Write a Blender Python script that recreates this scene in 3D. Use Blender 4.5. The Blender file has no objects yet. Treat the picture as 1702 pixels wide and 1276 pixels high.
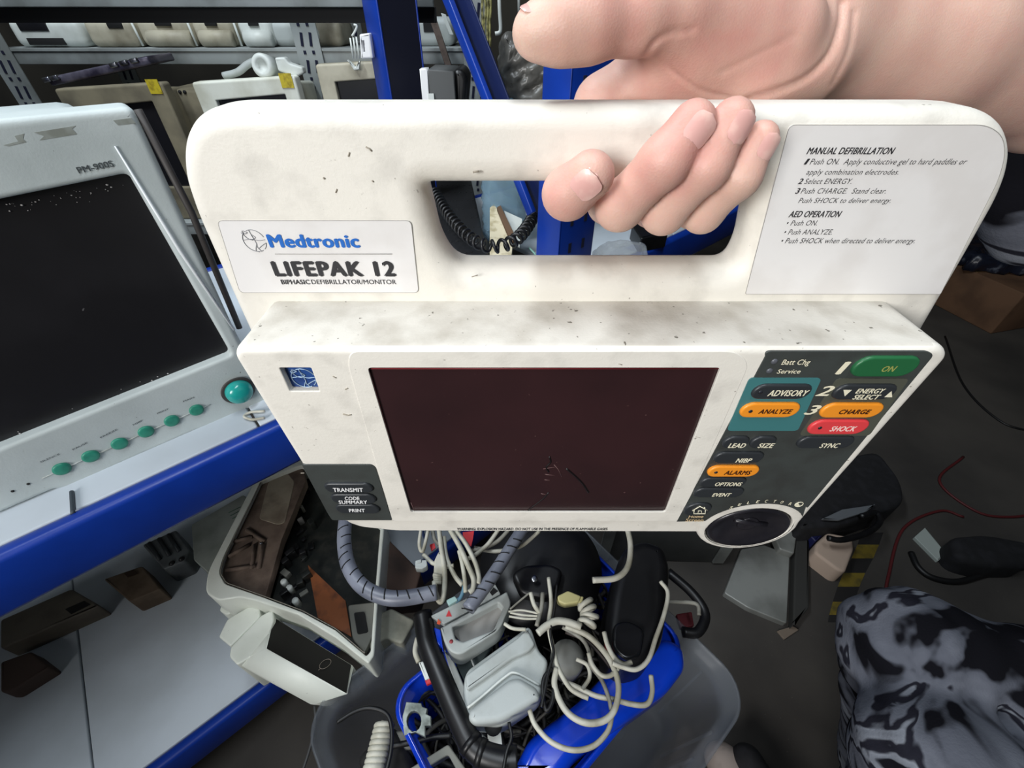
import bpy, bmesh, math, random
import numpy as np
from mathutils import Vector, Matrix
from mathutils.geometry import tessellate_polygon
random.seed(7)
C = bpy.context.scene.collection
V = Vector

# ------------------------------------------------------------------ camera, world, light, exposure
CAMZ = 1.20
PITCH = math.radians(40.9)
FPX = 717.0
CP, SP = math.cos(PITCH), math.sin(PITCH)
cam = bpy.data.cameras.new('camera'); cam.sensor_width = 36.0; cam.lens = FPX/1702*36.0
cam.clip_start = 0.01; cam.clip_end = 60
camo_ = bpy.data.objects.new('camera', cam); C.objects.link(camo_)
camo_.location = (0, 0, CAMZ); camo_.rotation_euler = (math.pi/2-PITCH, 0, 0)
bpy.context.scene.camera = camo_

w = bpy.data.worlds.new('world'); bpy.context.scene.world = w; w.use_nodes = True
w.node_tree.nodes['Background'].inputs[0].default_value = (0.75, 0.85, 1.0, 1)
w.node_tree.nodes['Background'].inputs[1].default_value = 0.09

def area(name, loc, target, size, watts, col=(1, 1, 1), sy=None, spread=180):
    l = bpy.data.lights.new(name, 'AREA'); l.energy = watts; l.color = col; l.size = size; l.spread = math.radians(spread)
    if sy: l.shape = 'RECTANGLE'; l.size_y = sy
    o = bpy.data.objects.new(name, l); C.objects.link(o); o.location = loc
    o.rotation_euler = (V(target)-V(loc)).to_track_quat('-Z', 'Y').to_euler()
    return o
area('front_left_key', (-0.95, -1.25, 1.60), (0.22, 0.3, 1.0), 0.7, 6.2, (1.0, 0.99, 0.98), spread=82)  # added key light, not a doorway; cone narrowed to keep lower shelf dark
area('ceiling_tube_light', (0.1, -0.1, 2.75), (0.1, -0.1, 0), 0.25, 16, (0.86, 0.93, 1.0), 1.2)
area('back_left_fill', (-1.0, 0.6, 2.75), (-0.9, 1.2, 1.0), 0.25, 26, (0.86, 0.94, 1.0), 1.2)  # overhead fill added to brighten the back shelves and the monitor

vs = bpy.context.scene.view_settings
vs.view_transform = 'Standard'; vs.look = 'None'; vs.gamma = 1.0; vs.use_curve_mapping = False
vs.exposure = 0.45

# ------------------------------------------------------------------ measuring: photo point on a real plane -> point of the place
def ray(px, py):
    cx = (px-851)/FPX; cy = -(py-638)/FPX
    return V((cx, CP+cy*SP, -SP+cy*CP))
CAM = V((0, 0, CAMZ))
def onY(px, py, y):
    r = ray(px, py); return CAM + r*(y/r.y)
def onZ(px, py, rel):                       # rel: height relative to the camera
    r = ray(px, py); return CAM + r*(rel/r.z)
RD = V((1.5, 1.323, 0)).normalized()        # along the blue rack
RN = V((RD.y, -RD.x, 0))                    # out of its front
RQ = -RN
PLANE0 = -0.502
def onN(px, py, q):                         # plane parallel to the rack's front, q behind it
    r = ray(px, py); return CAM + r*((PLANE0-q)/r.dot(RN))
def onS(px, py, s):
    r = ray(px, py); return CAM + r*(s/r.dot(RD))
def rk(s, q, z): return RD*s + RN*(PLANE0-q) + V((0, 0, z))

# ------------------------------------------------------------------ materials
def lin(c):
    return tuple(((x/255)/12.92 if x/255 <= 0.04045 else ((x/255+0.055)/1.055)**2.4) for x in c)
MATS = {}
def M(name, col, rough=0.5, metal=0.0, col2=None, scale=20.0, lo=0.45, hi=0.65, bump=0.0, bscale=200.0, spec=0.5, trans=0.0, alpha=1.0, sss=0.0, coat=0.0, detail=6.0, specks=None):
    if name in MATS: return MATS[name]
    m = bpy.data.materials.new(name); m.use_nodes = True
    nt = m.node_tree; b = nt.nodes['Principled BSDF']
    b.inputs['Base Color'].default_value = (*lin(col), 1)
    b.inputs['Roughness'].default_value = rough; b.inputs['Metallic'].default_value = metal
    b.inputs['Specular IOR Level'].default_value = spec
    b.inputs['Transmission Weight'].default_value = trans; b.inputs['Alpha'].default_value = alpha
    b.inputs['Coat Weight'].default_value = coat
    if sss:
        b.inputs['Subsurface Weight'].default_value = sss
        b.inputs['Subsurface Radius'].default_value = (0.006, 0.0025, 0.0015); b.inputs['Subsurface Scale'].default_value = 1.0
    tc = nt.nodes.new('ShaderNodeTexCoord')
    def noise(sc, det):
        n = nt.nodes.new('ShaderNodeTexNoise'); n.inputs['Scale'].default_value = sc; n.inputs['Detail'].default_value = det
        nt.links.new(tc.outputs['Object'], n.inputs['Vector']); return n
    out = None
    if col2 is not None:
        n = noise(scale, detail)
        r = nt.nodes.new('ShaderNodeMapRange'); r.inputs['From Min'].default_value = lo; r.inputs['From Max'].default_value = hi
        nt.links.new(n.outputs['Fac'], r.inputs['Value'])
        mx = nt.nodes.new('ShaderNodeMix'); mx.data_type = 'RGBA'
        mx.inputs['A'].default_value = (*lin(col), 1); mx.inputs['B'].default_value = (*lin(col2), 1)
        nt.links.new(r.outputs['Result'], mx.inputs['Factor']); out = mx.outputs['Result']
    if specks is not None:                                   # (colour, scale, threshold): small scuffs and grit
        sc_col, ssc, th = specks
        n = noise(ssc, 2.0)
        r = nt.nodes.new('ShaderNodeMapRange'); r.inputs['From Min'].default_value = th; r.inputs['From Max'].default_value = th+0.05
        nt.links.new(n.outputs['Fac'], r.inputs['Value'])
        mx = nt.nodes.new('ShaderNodeMix'); mx.data_type = 'RGBA'
        if out: nt.links.new(out, mx.inputs['A'])
        else: mx.inputs['A'].default_value = (*lin(col), 1)
        mx.inputs['B'].default_value = (*lin(sc_col), 1)
        nt.links.new(r.outputs['Result'], mx.inputs['Factor']); out = mx.outputs['Result']
    if out: nt.links.new(out, b.inputs['Base Color'])
    if bump:
        n = noise(bscale, 3.0); bp = nt.nodes.new('ShaderNodeBump'); bp.inputs['Strength'].default_value = bump; bp.inputs['Distance'].default_value = 0.001
        nt.links.new(n.outputs['Fac'], bp.inputs['Height']); nt.links.new(bp.outputs['Normal'], b.inputs['Normal'])
    MATS[name] = m; return m

def camo_mat():
    m = M('camouflage_cloth', (60, 62, 68), 0.95, bump=0.5, bscale=350, spec=0.1)
    nt = m.node_tree; b = nt.nodes['Principled BSDF']
    tc = nt.nodes.new('ShaderNodeTexCoord'); mp = nt.nodes.new('ShaderNodeMapping'); mp.inputs['Scale'].default_value = (0.7, 1.0, 1.6)
    nt.links.new(tc.outputs['Object'], mp.inputs['Vector'])
    n = nt.nodes.new('ShaderNodeTexNoise'); n.inputs['Scale'].default_value = 11.0; n.inputs['Detail'].default_value = 3.0; n.inputs['Roughness'].default_value = 0.5; n.inputs['Distortion'].default_value = 0.5
    nt.links.new(mp.outputs['Vector'], n.inputs['Vector'])
    r = nt.nodes.new('ShaderNodeValToRGB'); r.color_ramp.interpolation = 'LINEAR'
    e = r.color_ramp.elements; e[0].color = (*lin((15, 15, 20)), 1); e[0].position = 0.42
    e[1].color = (*lin((84, 87, 96)), 1); e[1].position = 0.465
    for pos, c in ((0.545, (98, 101, 110)), (0.565, (30, 30, 38)), (0.60, (34, 34, 42)), (0.62, (124, 128, 136)), (0.66, (110, 114, 122)), (0.68, (18, 18, 24))):
        k = e.new(pos); k.color = (*lin(c), 1)
    nt.links.new(n.outputs['Fac'], r.inputs['Fac']); nt.links.new(r.outputs['Color'], b.inputs['Base Color'])
    return m

# ------------------------------------------------------------------ objects
def base_of(vs_):
    xs = [v[0] for v in vs_]; ys = [v[1] for v in vs_]; zs = [v[2] for v in vs_]
    return V(((min(xs)+max(xs))/2, (min(ys)+max(ys))/2, min(zs)))
def root_loc(p):
    while p.parent: p = p.parent
    return p.location
class G:                                     # collects shapes of ONE mesh, in world coordinates
    def __init__(s): s.v = []; s.f = []; s.sm = []; s.mi = []; s.cur = 0
    def add(s, vs_, fs, smooth=True):
        k = len(s.v); s.v += [V(p) for p in vs_]
        for f in fs: s.f.append([i+k for i in f]); s.sm.append(smooth); s.mi.append(s.cur)
        return s
    def bm(s, b, mat=None, smooth=True):
        b.verts.index_update()
        vs_ = [(mat @ v.co) if mat else v.co.copy() for v in b.verts]
        s.add(vs_, [[v.index for v in f.verts] for f in b.faces], smooth); b.free(); return s
    def box(s, c, size, X=V((1, 0, 0)), Y=None, Z=None, bev=0.0, seg=2):
        X = V(X).normalized()
        if Z is None: Z = V((0, 0, 1))
        if Y is None: Y = V(Z).cross(X)
        Y = V(Y).normalized(); Z = X.cross(Y)
        b = bmesh.new(); bmesh.ops.create_cube(b, size=1)
        for v in b.verts: v.co = V((v.co.x*size[0], v.co.y*size[1], v.co.z*size[2]))
        if bev: bmesh.ops.bevel(b, geom=b.edges[:], offset=bev, segments=seg, affect='EDGES', profile=0.5)
        R = Matrix((X, Y, Z)).transposed().to_4x4(); R.translation = V(c)
        return s.bm(b, R, bool(bev))
    def hexa(s, bot, top, bev=0.0, seg=2):   # 4 bottom + 4 top corners, same winding
        b = bmesh.new(); vv = [b.verts.new(V(p)) for p in list(bot)+list(top)]
        for f in ((3, 2, 1, 0), (4, 5, 6, 7), (0, 1, 5, 4), (1, 2, 6, 5), (2, 3, 7, 6), (3, 0, 4, 7)): b.faces.new([vv[i] for i in f])
        bmesh.ops.recalc_face_normals(b, faces=b.faces[:])
        if bev: bmesh.ops.bevel(b, geom=b.edges[:], offset=bev, segments=seg, affect='EDGES', profile=0.5)
        return s.bm(b, None, bool(bev))
    def tube(s, pts, r, seg=12, caps=True, closed=False, ex=None):
        pts = [V(p) for p in pts]; n = len(pts)
        rs = r if isinstance(r, (list, tuple)) else [r]*n
        T = []
        for i in range(n):
            a = pts[(i-1) % n] if closed or i > 0 else pts[i]; b = pts[(i+1) % n] if closed or i < n-1 else pts[i]
            t = b-a; T.append(t.normalized() if t.length > 1e-9 else V((0, 0, 1)))
        u = T[0].orthogonal().normalized(); rings = []
        for i in range(n):
            u = (u - T[i]*u.dot(T[i])); u = u.normalized() if u.length > 1e-6 else T[i].orthogonal().normalized()
            w_ = T[i].cross(u)
            rings.append([pts[i] + (u*math.cos(2*math.pi*k/seg) + w_*math.sin(2*math.pi*k/seg))*rs[i] for k in range(seg)])
        vs_ = [p for q in rings for p in q]; fs = []
        for i in range(n if closed else n-1):
            j = (i+1) % n
            for k in range(seg): fs.append((i*seg+k, i*seg+(k+1) % seg, j*seg+(k+1) % seg, j*seg+k))
        if caps and not closed: fs.append(tuple(range(seg-1, -1, -1))); fs.append(tuple((n-1)*seg+k for k in range(seg)))
        return s.add(vs_, fs)
    def lathe(s, c, axis, prof, seg=40):     # prof: (radius, height along axis)
        ax = V(axis).normalized(); u = ax.orthogonal().normalized(); w_ = ax.cross(u); vs_ = []; fs = []
        for (r, h) in prof:
            for k in range(seg): vs_.append(V(c)+ax*h+(u*math.cos(2*math.pi*k/seg)+w_*math.sin(2*math.pi*k/seg))*max(r, 1e-5))
        for i in range(len(prof)-1):
            for k in range(seg): fs.append((i*seg+k, i*seg+(k+1) % seg, (i+1)*seg+(k+1) % seg, (i+1)*seg+k))
        fs.append(tuple(range(seg-1, -1, -1))); fs.append(tuple((len(prof)-1)*seg+k for k in range(seg)))
        return s.add(vs_, fs)
    def sphere(s, c, r, sc=(1, 1, 1), sub=3):
        b = bmesh.new(); bmesh.ops.create_icosphere(b, subdivisions=sub, radius=1)
        for v in b.verts: v.co = V((v.co.x*sc[0]*r, v.co.y*sc[1]*r, v.co.z*sc[2]*r))+V(c)
        return s.bm(b)
    def prism(s, pts, nrm, th, r=0.0, holes=(), rh=None, seg=4, rback=0.0):
        """solid slab: coplanar outline pts facing nrm, thickness th behind it, front edge rounded r (holes rh)"""
        nrm = V(nrm).normalized(); o = V(pts[0]); X = nrm.orthogonal().normalized(); Y = nrm.cross(X)
        def to2(ps):
            q = [((V(p)-o).dot(X), (V(p)-o).dot(Y)) for p in ps]
            a = sum(q[i][0]*q[(i+1) % len(q)][1]-q[(i+1) % len(q)][0]*q[i][1] for i in range(len(q)))
            return q if a > 0 else q[::-1]
        loops = [(to2(pts), r, 1)]+[(to2(h)[::-1], (r if rh is None else rh), -1) for h in holes]
        def off(q, d):                       # move inwards (into the material) by d
            n = len(q); out = []
            for i in range(n):
                p0, p1, p2 = V(q[i-1]), V(q[i]), V(q[(i+1) % n])
                e1 = (p1-p0); e2 = (p2-p1)
                if e1.length < 1e-9 or e2.length < 1e-9: out.append(tuple(p1)); continue
                e1.normalize(); e2.normalize()
                n1 = V((-e1.y, e1.x)); n2 = V((-e2.y, e2.x)); m_ = n1+n2
                m_ = m_.normalized() if m_.length > 1e-6 else n1
                out.append(tuple(p1+m_*(d/max(0.5, m_.dot(n1)))))
            return out
        def p3(q, dz): return [o+X*a+Y*b+nrm*dz for a, b in q]
        front = []; back = []
        for q, rr, sg in loops:
            rows = [(off(q, rr+min(.0012, rr*.3)), 0.0)] if rr > 0 else []
            steps = seg if rr > 0 else 0
            for k in range(steps+1):
                a = (math.pi/2)*k/max(1, steps)
                rows.append((off(q, rr*(1-math.sin(a))), -rr*(1-math.cos(a)) if rr else 0.0))
            rb = rback
            if rb:
                for k in range(steps+1):
                    a = (math.pi/2)*k/max(1, steps)
                    rows.append((off(q, rb*(1-math.cos(a))), -th+rb*(1-math.sin(a))))
            else: rows.append((q, -th))
            n = len(q); vs_ = []; fs = []
            for q2, dz in rows: vs_ += p3(q2, dz)
            for i in range(len(rows)-1):
                for k in range(n): fs.append((i*n+k, (i+1)*n+k, (i+1)*n+(k+1) % n, i*n+(k+1) % n))
            s.add(vs_, fs, bool(rr))
            front.append((rows[0][0], rows[0][1])); back.append((rows[-1][0], rows[-1][1]))
        for lst, flip in ((front, False), (back, True)):
            polys = [[V((a, b, 0)) for a, b in q] for q, _ in lst]
            tris = tessellate_polygon(polys); flat = []
            for q, dz in lst: flat += p3(q, dz)
            fs = []
            for t in tris:
                a, b, c_ = [flat[i] for i in t]
                up = (b-a).cross(c_-a).dot(nrm) > 0
                fs.append(tuple(t) if up != flip else tuple(t)[::-1])
            s.add(flat, fs, False)
        return s
    def build(s, name, mat, parent=None):
        loc = root_loc(parent) if parent else base_of(s.v)
        me = bpy.data.meshes.new(name); me.from_pydata([tuple(p-loc) for p in s.v], [], s.f)
        me.polygons.foreach_set('use_smooth', s.sm); me.polygons.foreach_set('material_index', s.mi)
        for m_ in (mat if isinstance(mat, (list, tuple)) else [mat]): me.materials.append(m_)
        me.update()
        o = bpy.data.objects.new(name, me); C.objects.link(o)
        if parent: o.parent = parent
        else: o.location = loc
        return o
def thing(name, label, cat, loc, group=None):
    o = bpy.data.objects.new(name, None); C.objects.link(o); o.location = loc; o.empty_display_size = 0.02
    o['label'] = label; o['category'] = cat
    if group: o['group'] = group
    return o
def tag(o, label, cat, group=None, kind=None):
    o['label'] = label; o['category'] = cat
    if group: o['group'] = group
    if kind: o['kind'] = kind
    return o
def struct(o): o['kind'] = 'structure'; return o

def smooth(pts, n=8, closed=False):
    P = [V(p) for p in pts]; L = len(P); out = []
    for i in range(L if closed else L-1):
        p0 = P[(i-1) % L] if closed or i > 0 else P[i]*2-P[i+1]
        p1 = P[i]; p2 = P[(i+1) % L]
        p3 = P[(i+2) % L] if closed or i+2 < L else p2*2-p1
        for k in range(n):
            t = k/n
            out.append(0.5*((2*p1)+(p2-p0)*t+(2*p0-5*p1+4*p2-p3)*t*t+(3*p1-p0-3*p2+p3)*t*t*t))
    if not closed: out.append(P[-1])
    return out
def roundpoly(pts, rad, seg=5):              # round the corners of a closed outline; rad one number or one per corner
    P = [V(p) for p in pts]; n = len(P); out = []
    for i in range(n):
        r = (rad[i] if i < len(rad) else 0) if isinstance(rad, (list, tuple)) else rad
        a, b, c = P[i-1], P[i], P[(i+1) % n]
        if r <= 0: out.append(b); continue
        d1 = (a-b); d2 = (c-b); l = min(r, d1.length*0.48, d2.length*0.48)
        p = b+d1.normalized()*l; q = b+d2.normalized()*l
        for k in range(seg+1):
            t = k/seg; out.append(p*(1-t)**2+b*2*t*(1-t)+q*t*t)
    return out
def text_mesh(s, O, X, Y, width, height, bold=0.0, shear=0.0, th=0.0002, spacing=1.0):
    """letters of cap height `height`, run length `width`, standing on the plane through O spanned by X, Y"""
    def mk(body):
        cu = bpy.data.curves.new('t', 'FONT'); cu.body = body; cu.size = 1; cu.shear = shear
        cu.resolution_u = 3; cu.extrude = 0.0; cu.space_character = spacing; cu.fill_mode = 'FRONT'
        o = bpy.data.objects.new('t', cu); C.objects.link(o)
        dg = bpy.context.evaluated_depsgraph_get(); me = bpy.data.meshes.new_from_object(o.evaluated_get(dg))
        bpy.data.objects.remove(o); bpy.data.curves.remove(cu)
        vs_ = [v.co.copy() for v in me.vertices]; fs = [list(p.vertices) for p in me.polygons]; bpy.data.meshes.remove(me)
        return vs_, fs
    vs_, fs = mk(s); hv, _ = mk('H')
    cap = max(v.y for v in hv); x0 = min(v.x for v in vs_); x1 = max(v.x for v in vs_)
    X = V(X).normalized(); Y = V(Y).normalized(); Nn = X.cross(Y)
    kx = width/(x1-x0); ky = height/cap
    out = []; of = []; b = bold*1.1
    for n_, (dx, dy) in enumerate([(0, 0)] if b <= 0 else [(-b, 0), (b, 0), (0, -b*.6), (0, b*.6)]):   # heavier strokes: the letters struck several times
        k = len(out); out += [V(O)+X*((v.x-x0+dx)*kx)+Y*((v.y+dy)*ky)+Nn*(th+n_*3e-5) for v in vs_]; of += [[i+k for i in f] for f in fs]
    return out, of
def tY(g, s, x0, yb, x1, yt, y, **k):        # lettering on a frontal vertical plane, from its edges in the photo
    p = onY(x0, yb, y); wdt = onY(x1, yb, y).x-p.x; h = onY((x0+x1)/2, yt, y).z-onY((x0+x1)/2, yb, y).z
    v, f = text_mesh(s, p, (1, 0, 0), (0, 0, 1), wdt, h, **k); g.add(v, f, False)
def pY(pts, y): return [onY(a, b, y) for a, b in pts]
def pZ(pts, z): return [onZ(a, b, z) for a, b in pts]

# ------------------------------------------------------------------ palette
BLACKP = M('black_plastic', (17, 17, 19), 0.4, col2=(30, 29, 29), scale=25, lo=0.5, hi=0.8)
BLACKM = M('matte_black', (16, 16, 17), 0.75)
BLUE = M('blue_painted_steel', (14, 56, 156), 0.36, col2=(11, 46, 132), scale=9, lo=0.4, hi=0.7, bump=0.08, bscale=400)
SHELFG = M('grey_shelf_steel', (200, 209, 217), 0.5, col2=(184, 192, 198), scale=6, lo=0.4, hi=0.7, bump=0.05)
IVORY = M('ivory_plastic', (225, 221, 211), 0.55, col2=(196, 192, 183), scale=48, lo=0.50, hi=0.85, bump=0.12, bscale=600, specks=((150, 144, 134), 260, 0.735), detail=9)
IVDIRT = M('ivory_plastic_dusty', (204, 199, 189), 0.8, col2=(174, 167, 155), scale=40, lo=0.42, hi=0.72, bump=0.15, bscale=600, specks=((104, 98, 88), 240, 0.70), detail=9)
GREYP = M('grey_abs_plastic', (176, 182, 180), 0.5, col2=(150, 154, 148), scale=16, lo=0.5, hi=0.75, bump=0.1, bscale=500)
BEIGE = M('beige_plastic', (190, 184, 164), 0.55, col2=(120, 112, 92), scale=11, lo=0.45, hi=0.75)
DUSTY = M('dusty_beige_plastic', (132, 124, 102), 0.8, col2=(92, 86, 72), scale=13, lo=0.4, hi=0.7)
WHITEP = M('white_plastic', (214, 219, 214), 0.45, col2=(186, 190, 182), scale=15, lo=0.5, hi=0.78)
DARKGL = M('dark_glass', (26, 26, 30), 0.25, col2=(40, 38, 40), scale=9, lo=0.5, hi=0.8)
CABLEW = M('grey_white_cable', (196, 194, 180), 0.5, col2=(160, 156, 138), scale=30)
CABLEG = M('grey_cable', (140, 138, 128), 0.55, col2=(100, 98, 90), scale=30)
RED = M('red_print', (196, 34, 44), 0.5)
CHROME = M('worn_steel', (170, 172, 178), 0.3, metal=1.0, col2=(90, 90, 98), scale=40)
# ------------------------------------------------------------------ the setting
XL, XR, YB, YF, ZC = -2.4, 3.4, 3.4, -1.9, 3.0
FLOORM = M('concrete_floor', (74, 70, 65), 0.85, col2=(54, 51, 48), scale=3.5, lo=0.35, hi=0.65, bump=0.25, bscale=90, specks=((84, 80, 72), 160, 0.72))
WALLM = M('stained_wall', (78, 74, 66), 0.9, col2=(60, 57, 52), scale=2.0)
struct(G().box(((XL+XR)/2, (YB+YF)/2, -0.05), (XR-XL+0.2, YB-YF+0.2, 0.1)).build('floor', FLOORM))
struct(G().box(((XL+XR)/2, (YB+YF)/2, ZC+0.05), (XR-XL+0.2, YB-YF+0.2, 0.1)).build('ceiling', WALLM))
struct(G().box(((XL+XR)/2, YB+0.05, ZC/2), (XR-XL, 0.1, ZC)).build('wall_back', WALLM))
struct(G().box(((XL+XR)/2, YF-0.05, ZC/2), (XR-XL, 0.1, ZC)).build('wall_front', WALLM))
struct(G().box((XL-0.05, (YB+YF)/2, ZC/2), (0.1, YB-YF, ZC)).build('wall_left', WALLM))
struct(G().box((XR+0.05, (YB+YF)/2, ZC/2), (0.1, YB-YF, ZC)).build('wall_right', WALLM))

# ------------------------------------------------------------------ blue storage rack
ZA = CAMZ-0.42; ZB = CAMZ-1.0                # shelf tops
rack = thing('storage_rack', 'blue steel storage rack with grey shelf boards, running from the left edge behind the defibrillator', 'rack', rk(0.55, 0.3, 0))
S0 = 0.555; SL = -1.15
SLOT = M('slot_shadow', (8, 14, 44), 0.9)
BLUE_SHADED = M('shaded_upright_steel', (10, 13, 34), 0.6)  # shade on the rear upright's front face, painted near-black
def c_post(s, q, ln=0.095, dp=0.058, top=1.75, back=False):
    g = G(); t = 0.004; zc = top/2
    g.box(rk(s+ln/2, q+(dp-t/2 if back else t/2), zc), (ln, t, top), X=RD, Z=(0, 0, 1), bev=0.0015)
    g.box(rk(s+t/2, q+dp/2, zc), (t, dp, top), X=RD, bev=0.0015)
    g.box(rk(s+ln-t/2, q+dp/2, zc), (t, dp, top), X=RD, bev=0.0015)
    if back: g.cur = 1; g.box(rk(s+ln/2, q+t/2+.0015, zc), (ln-2*t, t, top), X=RD)
    o = g.build('upright', [BLUE, BLUE_SHADED], rack); g = G()
    if back: return
    z = 0.12
    while z < top-0.05:
        for k in (0.3, 0.68):
            g.box(rk(s+ln*k, q+(dp-t if back else 0)-0.0002, z), (0.007, 0.002, 0.018), X=RD)
        z += 0.05
    g.build('slots', SLOT, o)['kind'] = 'stuff'
    g = G(); g.box(rk(s+ln/2, q+dp/2, 0.004), (ln+0.03, dp+0.03, 0.008), X=RD); g.build('foot_plate', BLUE, rack)
c_post(S0, 0.0); c_post(S0, 0.535, dp=0.062, back=True); c_post(SL-0.095, 0.0); c_post(SL-0.095, 0.535)
c_post(1.95, 0.0); c_post(1.95, 0.535)
# end-frame braces, between the rear and the front upright
BLUE_WEB_SHADED = M('shaded_brace_steel', (8, 24, 70), 0.5)  # shade on the brace web put into a darker blue
def brace(a, b, wd=0.042, dp=0.034):
    ax = (b-a).normalized(); side = RD; up = side.cross(ax)
    g = G(); ln = (b-a).length; t = 0.0035; mid = (a+b)/2
    g.cur = 1; g.box(mid+RD*(dp/2), (ln, t, wd), X=ax, Y=side, bev=0.001); g.cur = 0
    sg = 1 if up.z < 0 else -1
    g.box(mid+up*(sg*wd*.28)-RD*.004, (ln, .012, wd*.44), X=ax, Y=side, bev=0.002)
    g.build('diagonal_brace', [BLUE, BLUE_WEB_SHADED], rack)
ba = onS(756, 0, S0+0.045); bb = onS(824, 175, S0+0.045); bd = (bb-ba)
brace(ba-bd*0.2, ba+bd*2.1)

def beam(s0, s1, q, z, h=0.078):
    G().box(rk((s0+s1)/2, q, z-h/2+0.002), (s1-s0, 0.022, h), X=RD, bev=0.007, seg=2).build('beam', BLUE, rack)
for z in (ZA, ZB):
    beam(SL, S0, 0.011, z); beam(SL, S0, 0.575, z); beam(S0+0.095, 1.95, 0.011, z); beam(S0+0.095, 1.95, 0.575, z)
    cuts = [SL, -0.86, -0.463, 0.01, S0-0.004]
    for a, b in list(zip(cuts[:-1], cuts[1:]))+[(S0+0.1, 1.0), (1.0, 1.45), (1.45, 1.94)]:
        g = G(); g.box(rk((a+b)/2, 0.293, z-0.006), (b-a-0.003, 0.54, 0.012), X=RD, bev=0.002); g.build('shelf_board', SHELFG, rack)

# ------------------------------------------------------------------ grey slotted-angle shelving behind
SY = 1.5
srack = thing('slotted_shelving', 'pale grey slotted-angle shelving unit at the back, behind the blue rack', 'shelving', (-0.75, SY+0.25, 0))
POSTM = M('zinc_grey_steel', (150, 156, 156), 0.5, col2=(120, 124, 122), scale=9)
for x, dpt in ((onY(38, 150, SY).x, 0.0), (onY(513, 80, SY).x, 0.0), (-0.10, 0.0), (onY(38, 150, SY).x, 0.45), (onY(513, 80, SY).x, 0.45), (-0.12, 0.45)):
    g = G(); g.box((x, SY+dpt-0.001, 1.0), (0.068, 0.003, 2.0)); g.box((x-0.033, SY+dpt+0.02, 1.0), (0.003, 0.04, 2.0))
    o = g.build('slotted_post', POSTM, srack); g = G()
    z = 0.6
    while z < 1.45:
        for sx in (-0.012, 0.012):
            g.box((x+sx, SY+dpt-0.003, z), (0.007, 0.002, 0.03), X=(1, 0, -0.15)); g.box((x+sx, SY+dpt-0.003, z+0.032), (0.007, 0.002, 0.008))
        z += 0.06
    g.build('slots', SLOT, o)['kind'] = 'stuff'
x0 = onY(38, 150, SY).x-0.02; x1 = -0.08
zA = onY(300, 80, SY).z; zU = onY(300, 10, SY-0.03).z
for fy, z, h in ((0, zA, 0.036), (-0.23, CAMZ-0.473, 0.036), (0, 1.64, 0.036), (0, 0.2, 0.036)):
    g = G(); g.box(((x0+x1)/2-(0.25 if fy else 0), SY+0.23+fy/2, z-0.0035), (x1-x0-(.1 if fy else 0), 0.46-fy, 0.006)); g.box(((x0+x1)/2-(0.25 if fy else 0), SY+0.006+fy, z-h/2), (x1-x0-0.06, 0.004, h), bev=0.001)
    g.build('shelf', POSTM, srack)
# the near shelf whose grey lip crosses the top of the photo, over a black bar standing in for its shaded underside
g = G(); zt = onY(500, 12, 1.32).z
g.box(((x0+x1)/2-0.1, 1.32, zt+0.03), (x1-x0, 0.02, 0.06), bev=0.002); g.build('front_lip', POSTM, srack)
g = G(); zt2 = onY(300, 38, 1.34).z
g.box(((x0+x1)/2-0.1, 1.345, (zt+zt2)/2), (x1-x0, 0.02, zt-zt2)); g.build('under_shelf_shade_bar', BLACKM, srack)
# ------------------------------------------------------------------ the defibrillator
YP, YS = 0.234, 0.186                        # handle plate front, front housing face
defib = thing('defibrillator', 'off-white portable defibrillator monitor held up by its carry handle, dark blank screen and coloured buttons', 'defibrillator', (0.0, 0.25, onY(850, 884, YS).z))
N = V((0, -1, 0))
plate = pY([(372, 177), (700, 177), (1100, 177), (1590, 177), (1628, 180), (1658, 189), (1680, 205), (1692, 228), (1695, 256), (1689, 288), (1672, 330), (1620, 420), (1555, 528), (1500, 620),
            (440, 620), (396, 528), (352, 432), (318, 358), (298, 300), (294, 262), (297, 232), (310, 203), (335, 184)], YP)
hole = roundpoly(pY([(711, 296), (1244, 296), (1226, 395), (1208, 431), (760, 431), (733, 390)], YP+0.016), [0.004, 0.006, 0.012, 0.014, 0.016, 0.012])
plate_s = roundpoly(plate, 0.02, 4)
G().prism(plate_s, N, 0.030, r=0.0095, holes=[hole], rh=0.013, seg=8, rback=0.010).build('handle_plate', IVORY, defib)
# rear housing, lower down behind the plate (bulk of the instrument)
zt = CAMZ-0.175; zb = onY(850, 884, YS).z+0.006
g = G(); g.hexa([(-0.115, YP+0.02, zb), (0.125, YP+0.02, zb), (0.125, YP+0.12, zb+0.01), (-0.115, YP+0.12, zb+0.01)],
                [(-0.155, YP+0.02, zt), (0.165, YP+0.02, zt), (0.16, YP+0.12, zt-0.03), (-0.15, YP+0.12, zt-0.03)], bev=0.012, seg=3)
g.build('rear_housing', IVORY, defib)
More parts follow.
